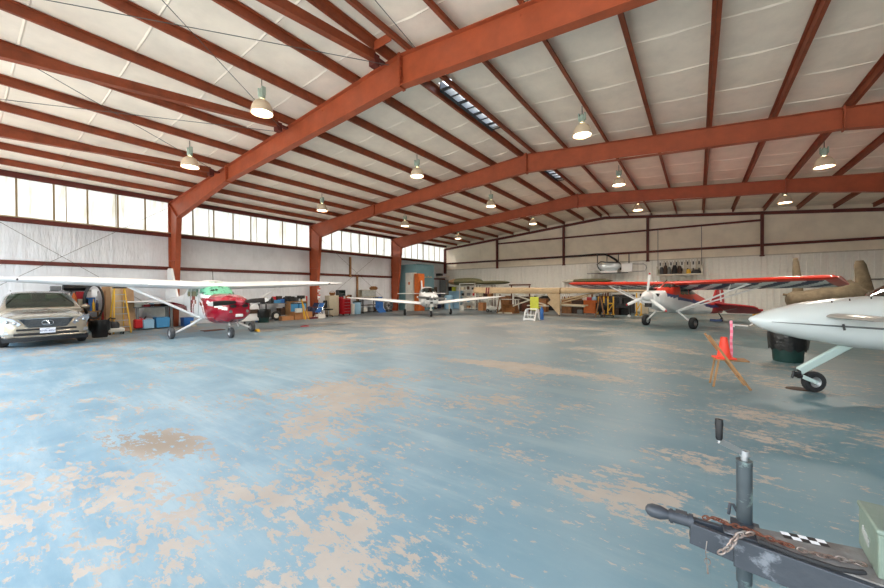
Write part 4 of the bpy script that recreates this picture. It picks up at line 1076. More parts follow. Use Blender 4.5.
b = MB().bar((-20.72, y0, .95), (-20.72, y1, .62), .015, .42); simple('panel', 'white panel leaning slantwise under the steel workbench', 'panel', b, 'white_dull')
# things seen under the high-wing aeroplane
p = atx(187, 322, -20.4); tote((-20.4, p.y, 0), (.5, .42, .42), 'blue tote on the floor behind the fuselage of the high-wing aeroplane', 'blue', lid='blue')
p = atx(193.5, 324, -19.9); bucket((-19.9, p.y, 0), .13, .26, 'cream bucket on the floor under the high-wing aeroplane', 'beige')
simple('floor_tray', 'flat red drip tray on the floor under the aeroplane nose', 'tray', MB().box((atx(213, 328.5, -17.0).x, atx(213, 328.5, -17.0).y, .012), (.5, .8, .024)), 'rust', bevel=.006)
# white wheeled cart
y0, y1, _, z1 = ex(240, 260, 304, 322, -19.2, 0)
t = thing('engine_cowl_cart', 'white trolley with an arched panel behind the aeroplane propeller', 'trolley', (-19.3, (y0+y1)/2, 0)); w_ = (y1-y0)/2
MB().prism([(-w_, .12), (w_, .12), (w_*.9, .5), (w_*.75, z1-.1), (w_*.2, z1), (-w_*.5, z1*.75), (-w_, .45)], -.25, .25, 'YZ').out('body', 'white_paint', t, bevel=.03)
MB().box((.27, .1, .62), (.03, w_*.9, .22)).out('opening', 'dark_brown', t)
for s in (-1, 1): MB().cyl((.2, s*w_*.7, .06), (.2, s*w_*.7+.04, .06), .06).out('castor', 'black', t)
simple('storage_can', 'blue plastic can beside the black bin by the workbench', 'can', MB().cyl((-19.7, atx(258, 320, -19.7).y, 0), (-19.7, atx(258, 320, -19.7).y, .32), .14), 'blue')
y0, y1, _, z1 = ex(259, 271.5, 309.5, 324, -18.9, 0)
bin_with_bag((-19.1, (y0+y1)/2, 0), (y1-y0)/2*.95, z1-.02, 'dark green bin with black liner under the aeroplane wing', 'dark_green', True)
t = thing('wheel_chock', 'yellow and black wheel chock at the far main wheel', 'chock', (-14.95, 7.62, 0))
MB().prism([(-.14, 0), (.14, 0), (.05, .1), (-.05, .1)], -.06, .06).out('block', 'yellow', t, bevel=.01); MB().box((-.17, 0, .03), (.08, .1, .06)).out('rubber_foot', 'black', t)
# long workbench with small stuff
y0, y1, _, z1 = ex(262, 296, 303, 318, -20.2, 0); BT = z1
legged_table((-20.4, (y0+y1)/2-.1, 0), (.9, y1-y0-.35, z1), 'long grey workbench crowded with tools beneath the aeroplane wing tip', top='grey', leg='dark_grey', lw=.06, shelf=.25)
LB = [(264, 298, 'black_soft', .3, 'box', 'black crate at the near end of the long workbench'), (268, 299, 'dark_grey', .35, 'bag', 'dark cloth bundle on the long workbench'), (272, 297, 'black', .2, 'bag', 'black bag by the blue case on the long workbench'),
      (276.5, 300, 'tote_blue', .45, 'box', 'blue case on the long workbench'), (281, 299, 'blue', .26, 'box', 'small deep blue box on the long workbench'), (284.5, 297, 'black_soft', .4, 'bag', 'tall black pack on the long workbench'), (287, 299, 'yellow', .14, 'bottle', 'yellow bottle on the long workbench'),
      (289.5, 299.5, 'cardboard', .2, 'box', 'small carton on the long workbench'), (292, 297.5, 'grey', .2, 'can', 'grey canister at the far end of the long workbench'), (295, 298.5, 'navy', .25, 'box', 'navy box at the far end of the long workbench')]
for u, v0, m, w, sh, l in LB: small(u, v0, 303, w, -20.25, BT, sh, m, l, 'bench_'+('box' if sh == 'box' else 'bundle' if sh == 'bag' else 'bottle'), 'box' if sh == 'box' else 'bag' if sh == 'bag' else 'bottle', dx=.3)
for u, v0, m, w, l in ((266, 297, 'white_dull', .18, 'white carton at the back of the long workbench'), (274, 296.5, 'red', .16, 'small red carton at the back of the long workbench'), (279, 296, 'dark_brown', .3, 'brown crate at the back of the long workbench'), (288, 296, 'black', .3, 'black box at the back of the long workbench')):
    small(u, v0, 303, w, -20.62, BT, 'box', m, l, 'bench_box', 'box')
p = atx(276.5, 315, -19.8)
t = thing('spare_wheel', 'spare tyre with white rim leaning under the long workbench', 'wheel', (-19.85, p.y, .27), math.radians(80))
wheel(t, (0, 0, 0), .27, .16, 'tyre', 'white_dull')
for u, w, h_, m, l in ((283, .45, .4, 'dark_brown', 'dark brown box under the long workbench'), (289.5, .5, .45, 'black_soft', 'black crate under the long workbench')):
    p = atx(u, 313, -20.3); simple('shelf_box', l, 'box', MB().box((-20.4, p.y, .266+h_/2), (.5, w, h_)), m, bevel=.02)
y0, y1, _, z1 = ex(281, 292.5, 316, 320.5, -19.3, 0); cardboard_box((-19.35, (y0+y1)/2, 0), (.35, y1-y0, z1), 'flat cardboard box on the floor before the long workbench')
y0, y1, _, z1 = ex(293.5, 311, 312, 320.5, -19.3, 0); cz = z1
cardboard_box((-19.4, (y0+y1)/2, 0), (.5, y1-y0, z1), 'big low cardboard box under the blue totes')
t = thing('wooden_crate', 'wooden crate rack holding two blue totes', 'crate', (-19.9, (y0+y1)/2, 0)); w_ = y1-y0
for z in (cz+.01, cz+.62): MB().box((0, 0, z), (.5, w_, .04)).out('shelf', 'light_wood', t)
for s in (-1, 1): MB().box((0, s*(w_/2-.02), (cz+.62)/2), (.5, .04, cz+.62)).out('side_board', 'light_wood', t)
for s, l in ((-1, 'left of the two blue totes in the wooden crate'), (1, 'right of the two blue totes in the wooden crate')):
    tote((-19.85, (y0+y1)/2+s*w_*.235, cz+.03), (.4, w_*.42, .5), l, 'tote_blue', lid='dark_grey')
p = atx(296.5, 312.5, -19.3); cardboard_box((-19.1, p.y, cz+.0), (.2, .35, .24), 'small white carton on the big low cardboard box', 'white_dull')
for u, w, h_, m, l in ((296, .3, .3, 'black_soft', 'black helmet bag on the wooden crate'), (300.5, .25, .25, 'dark_grey', 'dark box on the wooden crate'), (308, .3, .28, 'white_dull', 'white carton on the wooden crate'), (310, .14, .3, 'red', 'red bottle on the wooden crate')):
    p = atx(u, 303, -19.4); simple('small_box', l, 'box', MB().box((-19.9, p.y, cz+.64+h_/2), (.3, w, h_)), m, bevel=.02)
# yellow stand with a black head
p = atx(303, 318, -18.7)
t = thing('tripod_stand', 'leaning yellow tripod stand with a black lamp head', 'stand', (-18.75, p.y, 0))
MB().cyl((0, .2, 0), (0, -.05, 1.2), .035, n=8).out('leg', 'yellow', t); MB().cyl((.3, .25, 0), (0, -.02, 1.1), .02, n=8).out('leg', 'yellow', t); MB().cyl((-.3, .3, 0), (0, -.02, 1.1), .02, n=8).out('leg', 'yellow', t)
MB().box((0, -.08, 1.34), (.2, .4, .18)).box((0, -.06, 1.24), (.08, .1, .08)).out('lamp_head', 'black', t, bevel=.02)
# folding chairs
def fold_chair(u, X, label, m, lean):
    p = atx(u, 315, X); t = thing('folding_chair', label, 'chair', (X, p.y, 0), .3)
    for s in (-1, 1):
        MB().tube([(s*.2, -.35, 0), (s*.2, .3, .95)], .014, 6).out('frame', 'chrome' if lean else 'dark_grey', t); MB().tube([(s*.18, .25, 0), (s*.18, -.15, .6)], .014, 6).out('leg', 'dark_grey', t)
    MB().bar((0, -.2, .35), (0, .12, .62), .4, .02).out('seat', m, t); MB().bar((0, .12, .68), (0, .28, .92), .4, .02).out('backrest', m, t)
fold_chair(314, -19.9, 'navy folding chair leaning at the second column', 'navy', False)
fold_chair(319.5, -19.3, 'bright blue folding chair beside the black office chair', 'blue', True)
simple('duffel_bag', 'dark blue duffel bag at the foot of the second column', 'bag', MB().ball((-20.5, atx(309.5, 313, -20.5).y, .35), (.22, .3, .35)), 'navy')
simple('floor_tool', 'flat dark red tool on the floor by the second column', 'tool', MB().box((-19.0, atx(314, 318.5, -19).y, .05), (.2, .7, .1)), 'cherry_dark', bevel=.02)
p = atx(320.5, 316, -19.0); cardboard_box((-19.0, p.y, 0), (.3, .5, .26), 'white carton on the floor before the blue folding chair', 'white_dull')

p = atx(303.5, 329, -16.9)
simple('rag', 'small red rag lying alone on the floor', 'rag', MB().loft([[(-15.2+.16*q*math.cos(a), 10.0+.22*q*math.sin(a), z) for a in [2*PI*i/10 for i in range(10)]] for q, z in ((1, .0), (.9, .03), (.3, .05))]), 'tool_red')
# office chair
p = atx(328.5, 315, -19.6)
t = thing('office_chair', 'black office chair turned away beside the filing cabinet', 'chair', (-19.6, p.y, 0), .4)
MB().box((0, 0, .48), (.46, .46, .08)).out('seat', 'black_soft', t, bevel=.03); MB().box((-.22, .0, .82), (.07, .44, .5)).out('backrest', 'black_soft', t, bevel=.03)
MB().cyl((0, 0, .1), (0, 0, .46), .03).out('column', 'steel', t); MB().bar((-.2, 0, .5), (-.24, 0, .7), .06, .02).out('back_bracket', 'black', t)
for k in range(5):
    a = 2*PI*k/5; MB().bar((0, 0, .12), (.3*math.cos(a), .3*math.sin(a), .07), .05, .03).out('base_leg', 'black', t); MB().ball((.3*math.cos(a), .3*math.sin(a), .035), .035, 8, 6).out('castor', 'black', t)
# filing cabinet
y0, y1, _, z1 = ex(328.5, 338, 295.5, 317, -20.0, 0)
t = thing('filing_cabinet', 'tall cream four-drawer filing cabinet right of the office chair', 'cabinet', (-20.15, (y0+y1)/2, 0)); w_ = (y1-y0)
MB().box((0, 0, z1/2), (.5, w_, z1)).out('body', 'beige', t, bevel=.01)
for k in range(4):
    d_ = MB().box((.255, 0, z1*(k+.5)/4), (.02, w_*.9, z1/4*.92)).out('drawer', 'beige', t, bevel=.004); MB().box((.275, 0, z1*(k+.6)/4), (.02, .14, .025)).out('handle', 'steel', d_)
t = thing('wicker_basket', 'brown basket on top of the filing cabinet', 'basket', (-20.1, (y0+y1)/2, z1)); MB().lathe([(.14, 0), (.2, .12), (.21, .2), (.19, .2), (.13, .02), (.001, .02)], n=18).out('bowl', 'wood', t); MB().tube([(0, .19*math.cos(a), .18+.12*math.sin(a)) for a in [PI*i/8 for i in range(9)]], .012, 6).out('handle', 'wood', t)
# red tool chests with monitor
def chest(u0, u1, v0, X, label, n=5):
    y0, y1, _, z1 = ex(u0, u1, v0, 314, X, 0)
    t = thing('tool_chest', label, 'tool chest', (X-.2, (y0+y1)/2, 0)); w_ = y1-y0; MB().box((0, 0, z1/2+.05), (.45, w_, z1-.1)).out('body', 'tool_red', t, bevel=.01)
    for k in range(n):
        hh = (z1-.15)/n; d_ = MB().box((.232, 0, .11+hh*(k+.5)), (.02, w_*.92, hh*.88)).out('drawer', 'tool_red', t, bevel=.003); MB().box((.247, 0, .11+hh*(k+.85)), (.012, w_*.8, .015)).out('handle', 'steel', d_)
    for s in (-1, 1): MB().cyl((.15, s*w_*.4-.02, .05), (.15, s*w_*.4+.02, .05), .05).out('castor', 'black', t)
    return z1, (y0+y1)/2
za, ya = chest(338.5, 343.5, 297, -20.2, 'narrow red tool chest behind the tip of the low wing')
zb_, yb = chest(343.5, 350.5, 298.5, -19.6, 'wide red roller chest right of the filing cabinet')
t = thing('computer_monitor', 'old dark monitor standing on the narrow red tool chest', 'monitor', (-20.35, ya+.1, za)); MB().box((0, 0, .28), (.3, .62, .42)).out('housing', 'dark_grey', t, bevel=.02); MB().box((.155, 0, .29), (.01, .5, .32)).out('screen', 'glass_dark', t); MB().box((0, 0, .04), (.24, .3, .07)).out('foot', 'dark_grey', t)
for u, m, w, h_, l in ((347.5, 'light_wood', .2, .2, 'small wooden box on the wide red roller chest'), (349.5, 'dark_brown', .2, .26, 'dark jar on the wide red roller chest')):
    p = atx(u, 297, -19.8); simple('small_box', l, 'box', MB().box((-19.8, p.y, zb_+h_/2), (.25, w, h_)), m, bevel=.01)
p = atx(352, 312, -20.2); bucket((-20.2, p.y, 0), .2, .75, 'tall white drum right of the red chests', 'white_dull', 'drum', 'drum')
p = atx(357, 312, -20.2); bucket((-20.2, p.y, 0), .3, .85, 'light blue drum with dark lid under the low wing tip', 'light_blue', 'drum', 'drum')
p = atx(357, 302, -20.75); simple('bin_bag', 'black bag draped over the light blue drum', 'bag', MB().lathe([(.3, 0), (.33, .08), (.24, .12), (.001, .13)], (-20.2, atx(357, 312, -20.2).y, .83), 16), 'bin_bag')
for u, v0, v1, l in ((350.2, 257, 277, 'short wooden stud fixed above the mid girt'), (357.2, 276, 306, 'longer wooden stud on the wall below the mid girt')):
    p, q = atx(u, v0, XL+.07), atx(u, v1, XL+.07); simple('timber_stud', l, 'timber', MB().box((XL+.07, p.y, (p.z+q.z)/2), (.09, .14, p.z-q.z)), 'light_wood')
# black shelving with a glazed case
y0, y1, _, z1 = ex(361.5, 377, 297, 313, -20.3, 0); w_ = y1-y0
t = thing('storage_rack', 'low black rack with paper stacks under the glazed case', 'shelving', (-20.4, (y0+y1)/2, 0))
for z in (.1, z1*.5, z1-.02): MB().box((0, 0, z), (.5, w_, .04)).out('shelf', 'black', t)
for sx in (-1, 1):
    for sy in (-1, 1): MB().box((sx*.23, sy*(w_/2-.03), z1/2), (.04, .05, z1)).out('post', 'black', t)
for i, (dy, m, l) in enumerate(((-.3, 'white_dull', 'white paper stack on the lowest shelf of the black rack'), (.15, 'grey', 'grey box on the lowest shelf of the black rack'), (.32, 'dark_brown', 'brown box on the lowest shelf of the black rack'))):
    simple('shelf_box', l, 'box', MB().box((-20.4, (y0+y1)/2+dy*w_, .12+.15), (.35, w_*.22, .3)), m, bevel=.01)
t = thing('glazed_case', 'pale glazed display case on top of the black rack', 'display case', (-20.4, (y0+y1)/2-.1, z1)); hh = atx(369, 290, -20.4).z-z1
MB().box((0, 0, .02), (.4, w_*.95, .04)).box((0, 0, hh), (.4, w_*.95, .03)).box((-.19, 0, hh/2), (.02, w_*.95, hh)).out('case', 'beige', t); MB().box((.19, 0, hh/2), (.006, w_*.9, hh-.06)).out('glass', 'cover_grey', t)
p = atx(373.5, 290, -20.4); simple('basket', 'brown basket on the glazed case', 'basket', MB().lathe([(.001, 0), (.25, 0), (.34, .14), (.2, .26), (.001, .28)], (-20.4, p.y, z1+hh+.015), 16), 'wood')
# blue plastic slide-like panel and a fan
y0, y1, _, z1 = ex(377.5, 384.5, 297, 312.5, -20.0, 0)
b = MB().loft([[(-20.3+x, y0+(y1-y0)*q, z) for x, z in ((0, z1), (.06, z1), (.16, z1*.6), (.14, z1*.3), (.5, 0), (.44, 0), (.06, z1*.3), (.08, z1*.6))] for q in (0, 1)]); simple('moulded_panel', 'bright blue moulded plastic panel left of the third column', 'panel', b, 'blue')
p = atx(388.5, 306, -20.3)
t = thing('floor_fan', 'round grey drum fan beside the third column', 'fan', (-20.3, p.y, 0)); MB().lathe([(.36, -.14), (.40, -.14), (.42, 0), (.40, .14), (.36, .14)], (0, 0, .5), 26, axis='X').out('drum', 'grey', t); MB().lathe([(.08, -.1), (.1, 0), (.08, .1)], (0, 0, .5), 14, axis='X').out('hub', 'dark_grey', t)
b = MB()
for k in range(6): b.bar((0, 0, .5), (0, .38*math.cos(k*PI/3), .5+.38*math.sin(k*PI/3)), .02, .1)
b.out('fan_blade_set', 'steel', t); MB().box((0, -.25, .06), (.3, .05, .12)).box((0, .25, .06), (.3, .05, .12)).box((0, 0, .02), (.3, .6, .03)).out('stand', 'dark_grey', t)
# plates on the second column
for v0, v1, l in ((288, 292.5, 'upper red and white extinguisher plate on the second column'), (294.5, 299.5, 'lower red and white extinguisher plate on the second column')):
    p, q = atx(316.3, v0, -20.35), atx(316.3, v1, -20.35); o = MB().box((-20.34, 14.45, (p.z+q.z)/2), (.012, .2, p.z-q.z), m=0).box((-20.33, 14.45, p.z-.05), (.012, .2, .08), m=1).box((-20.33, 14.45, q.z+.04), (.012, .12, .05), m=1)
    tag(o.out('safety_plate', ['white_paint', 'red']), l, 'sign')

# ---- the teal store-room block in the far corner
x0, x1 = -20.75, -17.9
t = thing('storage_block', 'tall teal painted store-room block in the far left corner', 'store room', (-20.1, 24.3, 0))
pb = aty(415, 264, 23.1)
h_ = pb.z; 
b = MB(); A_, B_, C_ = V(-21.12, 23.1, 0), V(pb.x, 23.1, 0), V(-19.1, 25.45, 0)
# left face square to the hall, right face running back to the end wall
cx = t.location
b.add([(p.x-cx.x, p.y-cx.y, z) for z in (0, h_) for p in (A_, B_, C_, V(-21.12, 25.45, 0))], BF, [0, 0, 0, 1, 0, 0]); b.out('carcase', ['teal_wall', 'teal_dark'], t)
MB().box((-19.2-cx.x+.02, 0, h_+.01), (.12, 2.3, .03)).out('edge_trim', 'teal_dark', t)
u_, l_ = aty(407.2, 273, 22.8), aty(414.8, 273, 22.8)
t = thing('locker', 'tall white locker with a small orange label against the teal block', 'locker', ((u_.x+l_.x)/2, 22.82, 0)); w_ = l_.x-u_.x; z1 = u_.z
MB().box((0, 0, z1/2), (w_, .5, z1)).out('body', 'white_dull', t, bevel=.01); d_ = MB().box((0, -.26, z1/2), (w_*.92, .02, z1*.95)).out('door', 'white_dull', t); MB().box((w_*.35, -.28, z1*.5), (.03, .03, .2)).out('handle', 'steel', d_); MB().box((0, -.275, z1*.72), (w_*.2, .01, .22)).out('label_plate', 'orange', d_)
u_, l_ = atx(416.5, 273.5, -18.75), atx(423, 273.5, -18.75)
t = thing('tall_cabinet', 'tall orange wooden cabinet right of the white locker', 'cabinet', (-18.8, (u_.y+l_.y)/2, 0), PI/2); w_ = l_.y-u_.y; z1 = u_.z
MB().box((0, 0, z1/2), (w_, .4, z1)).out('body', 'orange', t, bevel=.01); MB().box((0, -.21, z1/2), (w_*.9, .02, z1*.94)).out('door', 'orange', t)
b = MB()
for u, v in ((418.5, 276.5), (422, 276), (424.5, 277.2), (427.5, 276.4), (430, 277)):
    q = atx(u, v, -19.1); b.ball((-19.0, q.y, q.z), (.04, .07, .05), 8, 6)
b.box((-19.06, 24.3, atx(424, 276.6, -19.1).z-.05), (.03, 1.6, .03)); simple('lamp_rail', 'row of small yellow-white fittings high on the teal block', 'light fitting', b, 'sill_tan')
def corner_box(u0, u1, v0, v1, Y, m, label, name, cat, d=.5, z0=None):
    x0, x1, za_, zb__ = ey(u0, u1, v0, v1, Y, z0); return simple(name, label, cat, MB().box(((x0+x1)/2, Y+d/2, (za_+zb__)/2), (x1-x0, d, zb__-za_)), m, bevel=.01)
corner_box(434, 447, 276, 277.3, 28.6, 'white_dull', 'white plank shelf in the dark corner right of the teal block', 'plank', 'shelf')
corner_box(434.5, 440, 273.5, 276, 28.65, 'dark_grey', 'dark box on the plank shelf in the far corner', 'shelf_box', 'box')
corner_box(439.5, 446, 280, 313, 28.9, 'grey', 'grey steel locker in the far corner', 'locker', 'locker', z0=0)
corner_box(425.5, 434, 287, 313, 25.7, 'dark_brown', 'dark brown cupboard behind the low-wing aeroplane', 'cupboard', 'cabinet', z0=0)
corner_box(434, 438, 292, 314, 27.2, 'navy', 'navy gas cylinder trolley right of the low-wing aeroplane', 'trolley', 'trolley', z0=0)
p = aty(448.5, 290, 26.8); simple('water_butt', 'white plastic tank standing before the end wall', 'tank', MB().lathe([(.001, 0), (.4, 0), (.42, .1), (.42, 1.1), (.3, 1.25), (.001, 1.27)], (p.x+.1, 26.7, 0), 20), 'light_blue')
# ------------------------------------------------------------------ along the back wall
def shelf_unit(u0, u1, v0, Y, label, m, n, d=.6, cols=2):
    x0, x1, _, z1 = ey(u0, u1, v0, 312, Y, 0); w_ = x1-x0
    t = thing('shelving_unit', label, 'shelving', ((x0+x1)/2, Y, 0)); zs = [.12+(z1-.14)*i/(n-1) for i in range(n)]
    for z in zs: MB().box((0, 0, z), (w_, d, .04)).out('shelf', m, t)
    for i in range(cols):
        for s in (-1, 1): MB().box((-w_/2+.04+(w_-.08)*i/(cols-1), s*(d/2-.03), z1/2), (.06, .05, z1)).out('post', m, t)
    return t.location.x, w_, zs
xs_, w_, zs = shelf_unit(461, 477, 283.5, 26.6, 'tall white shelving with jars and boxes behind the low wing', 'white_dull', 5)
ITEMS = [('white_dull', 'white'), ('dark_brown', 'brown'), ('tool_red', 'red'), ('light_wood', 'wooden'), ('black_soft', 'black'), ('tote_blue', 'blue'), ('beige', 'tan'), ('grey', 'grey')]
rown = ['lowest', 'second lowest', 'middle', 'second highest', 'top']
for j, z in enumerate(zs[:-1]):
    for i in range(3):
        m, cn = ITEMS[(i*3+j*2) % 8]; h_ = rnd.uniform(.18, .32); x = xs_-w_/2+.25+i*(w_-.5)/2
        b = MB().box((x, 26.55, z+.02+h_/2), (rnd.uniform(.2, .34), .3, h_)) if (i+j) % 2 else MB().cyl((x, 26.5, z+.02), (x, 26.5, z+.02+h_), .12, n=14)
        simple('shelf_box' if (i+j) % 2 else 'jar', '%s %s on the %s shelf of the white shelving, %s' % (cn, 'box' if (i+j) % 2 else 'jar', rown[j], ('left', 'middle', 'right')[i]), 'box' if (i+j) % 2 else 'jar', b, m, 'stores on the white shelving', bevel=.01 if (i+j) % 2 else 0)
# lower white cupboards and green crates at far left
x0, x1, _, z1 = ey(449, 461, 291, 312, 27.4, 0)
t = thing('low_cupboard', 'low pale cupboard left of the white shelving', 'cabinet', ((x0+x1)/2, 27.6, 0)); MB().box((0, 0, z1/2), (x1-x0, .5, z1)).out('body', 'light_blue', t, bevel=.01)
for s in (-1, 1): MB().box((s*(x1-x0)/4, -.26, z1/2), ((x1-x0)*.45, .02, z1*.9)).out('door', 'light_blue', t)
for u, v0, m, l in ((451, 286.5, 'black', 'black box on the low pale cupboard'), (454.5, 287, 'lime', 'lime green tray on the low pale cupboard'), (458.5, 287.5, 'white_dull', 'white carton on the low pale cupboard')):
    q = aty(u, v0, 27.5); simple('small_box', l, 'box', MB().box((q.x, 27.5, (z1+q.z)/2), (.36, .35, q.z-z1)), m, bevel=.01)
p = aty(462, 311, 25.2); bucket((p.x, 25.2, 0), .2, .42, 'white bucket on the floor before the white shelving', 'white_dull')
# red-brown frame shelving further right
xs2, w2, zs2 = shelf_unit(478, 494, 285, 27.2, 'brown steel shelving under the olive wing panels', 'rust', 3)
for i, (dx, m, l) in enumerate(((-.5, 'beige', 'tan carton on the brown steel shelving, left'), (.1, 'dark_brown', 'dark carton on the brown steel shelving, middle'), (.6, 'cardboard', 'brown carton on the brown steel shelving, right'))):
    cardboard_box((xs2+dx*w2/2, 27.15, zs2[1]+.02), (.4, .35, .35), l, m)
corner_box(509, 530, 284.2, 285.6, 27.2, 'rust', 'long red-brown rail lying above the tan wing', 'rail', 'rail', .2)
for k, (u, l) in enumerate(((511, 'left support post of the long red-brown rail'), (529, 'right support post of the long red-brown rail'))):
    x0, x1, a_, b__ = ey(u-.4, u+.4, 285.6, 300, 27.2, 0); simple('support_post', l, 'post', MB().box(((x0+x1)/2, 27.3, b__/2), (.08, .08, b__)), 'rust')
# stored wing panels laid over the racks
def panel(u0, u1, vt, vb, Y, m, label, d=1.5, m2=None):
    x0, x1, za_, zb__ = ey(u0, u1, vt, vb, Y); n = 14; b = MB(); rr = []
    for i in range(n+1):
        q = i/n; x = x0+(x1-x0)*q; k = max(.06, math.sin(PI*min(1, q*1.3+.05))**.55 if q < .5 else math.sin(PI*max(0, min(1, 1.0-(q-.5)*.98))/1)**.55)
        k = max(.08, (1-abs(2*q-1)**2.4)**.5)
        rr.append([(x, Y+d/2*k*math.cos(a), (za_+zb__)/2+(zb__-za_)/2*k*math.sin(a)) for a in [2*PI*j/16 for j in range(16)]])
    b.loft(rr, fn=(lambda c: 1 if c.x > x0+(x1-x0)*.3 else 0) if m2 else None)
    return simple('wing_panel', label, 'wing panel', b, [m, m2] if m2 else m, 'stored wing panels')
panel(448.5, 483, 278, 285.5, 27.0, 'light_wood', 'stored wing panel with brown end and olive skin on the white shelving', m2='olive')
panel(474, 510, 280.8, 284.6, 26.8, 'olive', 'slim olive wing panel overlapping the first one')
panel(562, 613, 278.8, 283.6, 27.0, 'offwhite', 'long pale wing panel stored above the tan wing', m2='olive')
for k, (u, m, l) in enumerate(((529, 'dark_brown', 'brown trestle under the left end of the long pale panel'), (565, 'white_dull', 'white trestle under the long pale panel'), (604, 'rust', 'brown-red trestle under the right end of the long pale panel'))):
    if k == 0: continue
    x0, x1, _, z1 = ey(u, u+3, 283.4, 300, 27.0, 0)
    t = thing('trestle', l, 'trestle', ((x0+x1)/2, 27.0, 0)); MB().box((0, 0, z1-.05), (.1, 1.2, .08)).out('beam', m, t)
    for s in (-1, 1):
        MB().bar((-.2, s*.5, 0), (0, s*.45, z1-.06), .05, .05).out('leg', m, t); MB().bar((.2, s*.5, 0), (0, s*.45, z1-.06), .05, .05).out('leg', m, t)
# uncovered project aeroplane: tan fabric wing, tail and frame
Y0 = 22.6
t = thing('unfinished_aeroplane', 'unfinished aeroplane with long tan fabric wing and triangular tan panel', 'aeroplane', tuple(aty(559, 318, Y0).xy)+(0,)); O = t.location.copy()
def L(u, v, dy=0): p = aty(u, v, Y0+dy); return (p.x-O.x, p.y-O.y, p.z)
def wseg(u0, u1, t0, b0, t1, b1, name, m):
    p0, q0, p1, q1 = L(u0, t0), L(u0, b0), L(u1, t1), L(u1, b1); rr = []
    for k in range(9):
        f = k/8; x = p0[0]+(p1[0]-p0[0])*f; zt = p0[2]+(p1[2]-p0[2])*f; zb = q0[2]+(q1[2]-q0[2])*f
        c, h2 = (zt+zb)/2, (zt-zb)/2; rr.append([(x, p0[1]+.02+y, c+h2*zz) for y, zz in ((0, .2), (.06, .8), (.2, 1), (.6, 1.02), (1.4, .7), (1.4, .55), (.6, -.3), (.2, -.8), (.06, -.75), (0, -.3))])
    MB().loft(rr).out(name, m, t)
wseg(473, 545, 287.2, 294.0, 287.8, 294.6, 'wing', 'tan_cover'); wseg(545, 559, 287.8, 294.5, 287.6, 294.8, 'wing_centre', 'tan_cover'); wseg(560.5, 655, 287.5, 294.4, 289.6, 292.0, 'wing', 'tan_cover')
for u in (486, 488.3): MB().prism([(L(u, 287)[0], L(u, 287.4)[2]), (L(u+1.1, 287)[0], L(u, 287.4)[2]), (L(u+.4, 287)[0], L(u, 294)[2]), (L(u-.7, 287)[0], L(u, 294)[2])], .0, .03).out('registration_stripe', 'cherry_dark', t)
poly = [(547, 294), (560, 294), (560, 315.5), (556.5, 312), (552, 306.5), (547.5, 303), (551, 300)]
MB().prism([(L(u, v)[0], L(u, v)[2]) for u, v in poly], -.06, .05).out('tail_panel', 'tan_cover', t)
MB().cyl(L(559.5, 293, .0), (L(559.5, 318)[0], 0, 0), .03, n=8).out('stand_post', 'dark_brown', t)
for (a, b_) in (((514, 295), (546, 305)), ((513, 306), (545, 294.5)), ((527, 305.5), (549, 306)), ((561, 304), (588, 305.5)), ((561, 303), (588, 296)), ((561, 300), (600, 292))):
    p, q = L(a[0], a[1], .3), L(b_[0], b_[1], .3); MB().cyl(p, q, .045, n=8).out('fuselage_tube', 'tan_cover' if a[0] > 555 else 'offwhite', t)
MB().cyl(L(560.5, 305, .3), L(585, 306, .3), .08, n=8).out('spar', 'beige', t)
for u in (500, 600): 
    p = L(u, 294, .6); MB().bar((p[0]-.25, p[1], 0), (p[0], p[1], p[2]-.02), .06, .06).out('stand_leg', 'wood', t); MB().bar((p[0]+.25, p[1], 0), (p[0], p[1], p[2]-.02), .06, .06).out('stand_leg', 'wood', t)
# yellow chair and white step stool in front of it
p = aty(530.5, 318, 19.6)
t = thing('plastic_chair', 'lime yellow chair standing behind the white step stool', 'chair', (p.x, 20.3, 0))
MB().box((0, .15, .62), (.5, .45, .05)).out('seat', 'lime', t, bevel=.02); MB().box((0, -.1, .86), (.52, .06, .78)).out('backrest', 'lime', t, bevel=.06)
for sx in (-1, 1):
    for sy in (-1, 1): MB().bar((sx*.24, .15+sy*.25, 0), (sx*.2, .15+sy*.18, .62), .04, .04).out('leg', 'steel', t)
p = aty(530, 321, 18.55)
t = thing('step_stool', 'white moulded two-step stool below the yellow chair', 'step stool', (p.x, 18.75, 0), -.15)
for s in (-1, 1): MB().prism([(-.3, 0), (-.2, 0), (-.05, .42), (.12, .42), (.25, 0), (.33, 0), (.2, .6), (-.02, .6), (-.12, .45)], s*.33-.025, s*.33+.025, 'YZ').out('side_panel', 'white_paint', t, bevel=.01)
MB().box((0, .1, .62), (.6, .22, .04)).out('step', 'white_paint', t, bevel=.01); MB().box((0, -.13, .3), (.62, .2, .04)).out('step', 'white_paint', t, bevel=.01); MB().box((0, -.27, .08), (.62, .03, .1)).out('cross_brace', 'white_paint', t)
simple('gas_bottle', 'blue bottle standing at the right side of the step stool', 'bottle', MB().lathe([(.001, 0), (.1, 0), (.1, .55), (.04, .66), (.03, .72), (.001, .72)], (aty(540.5, 318, 19.3).x, 19.5, 0), 14), 'blue')
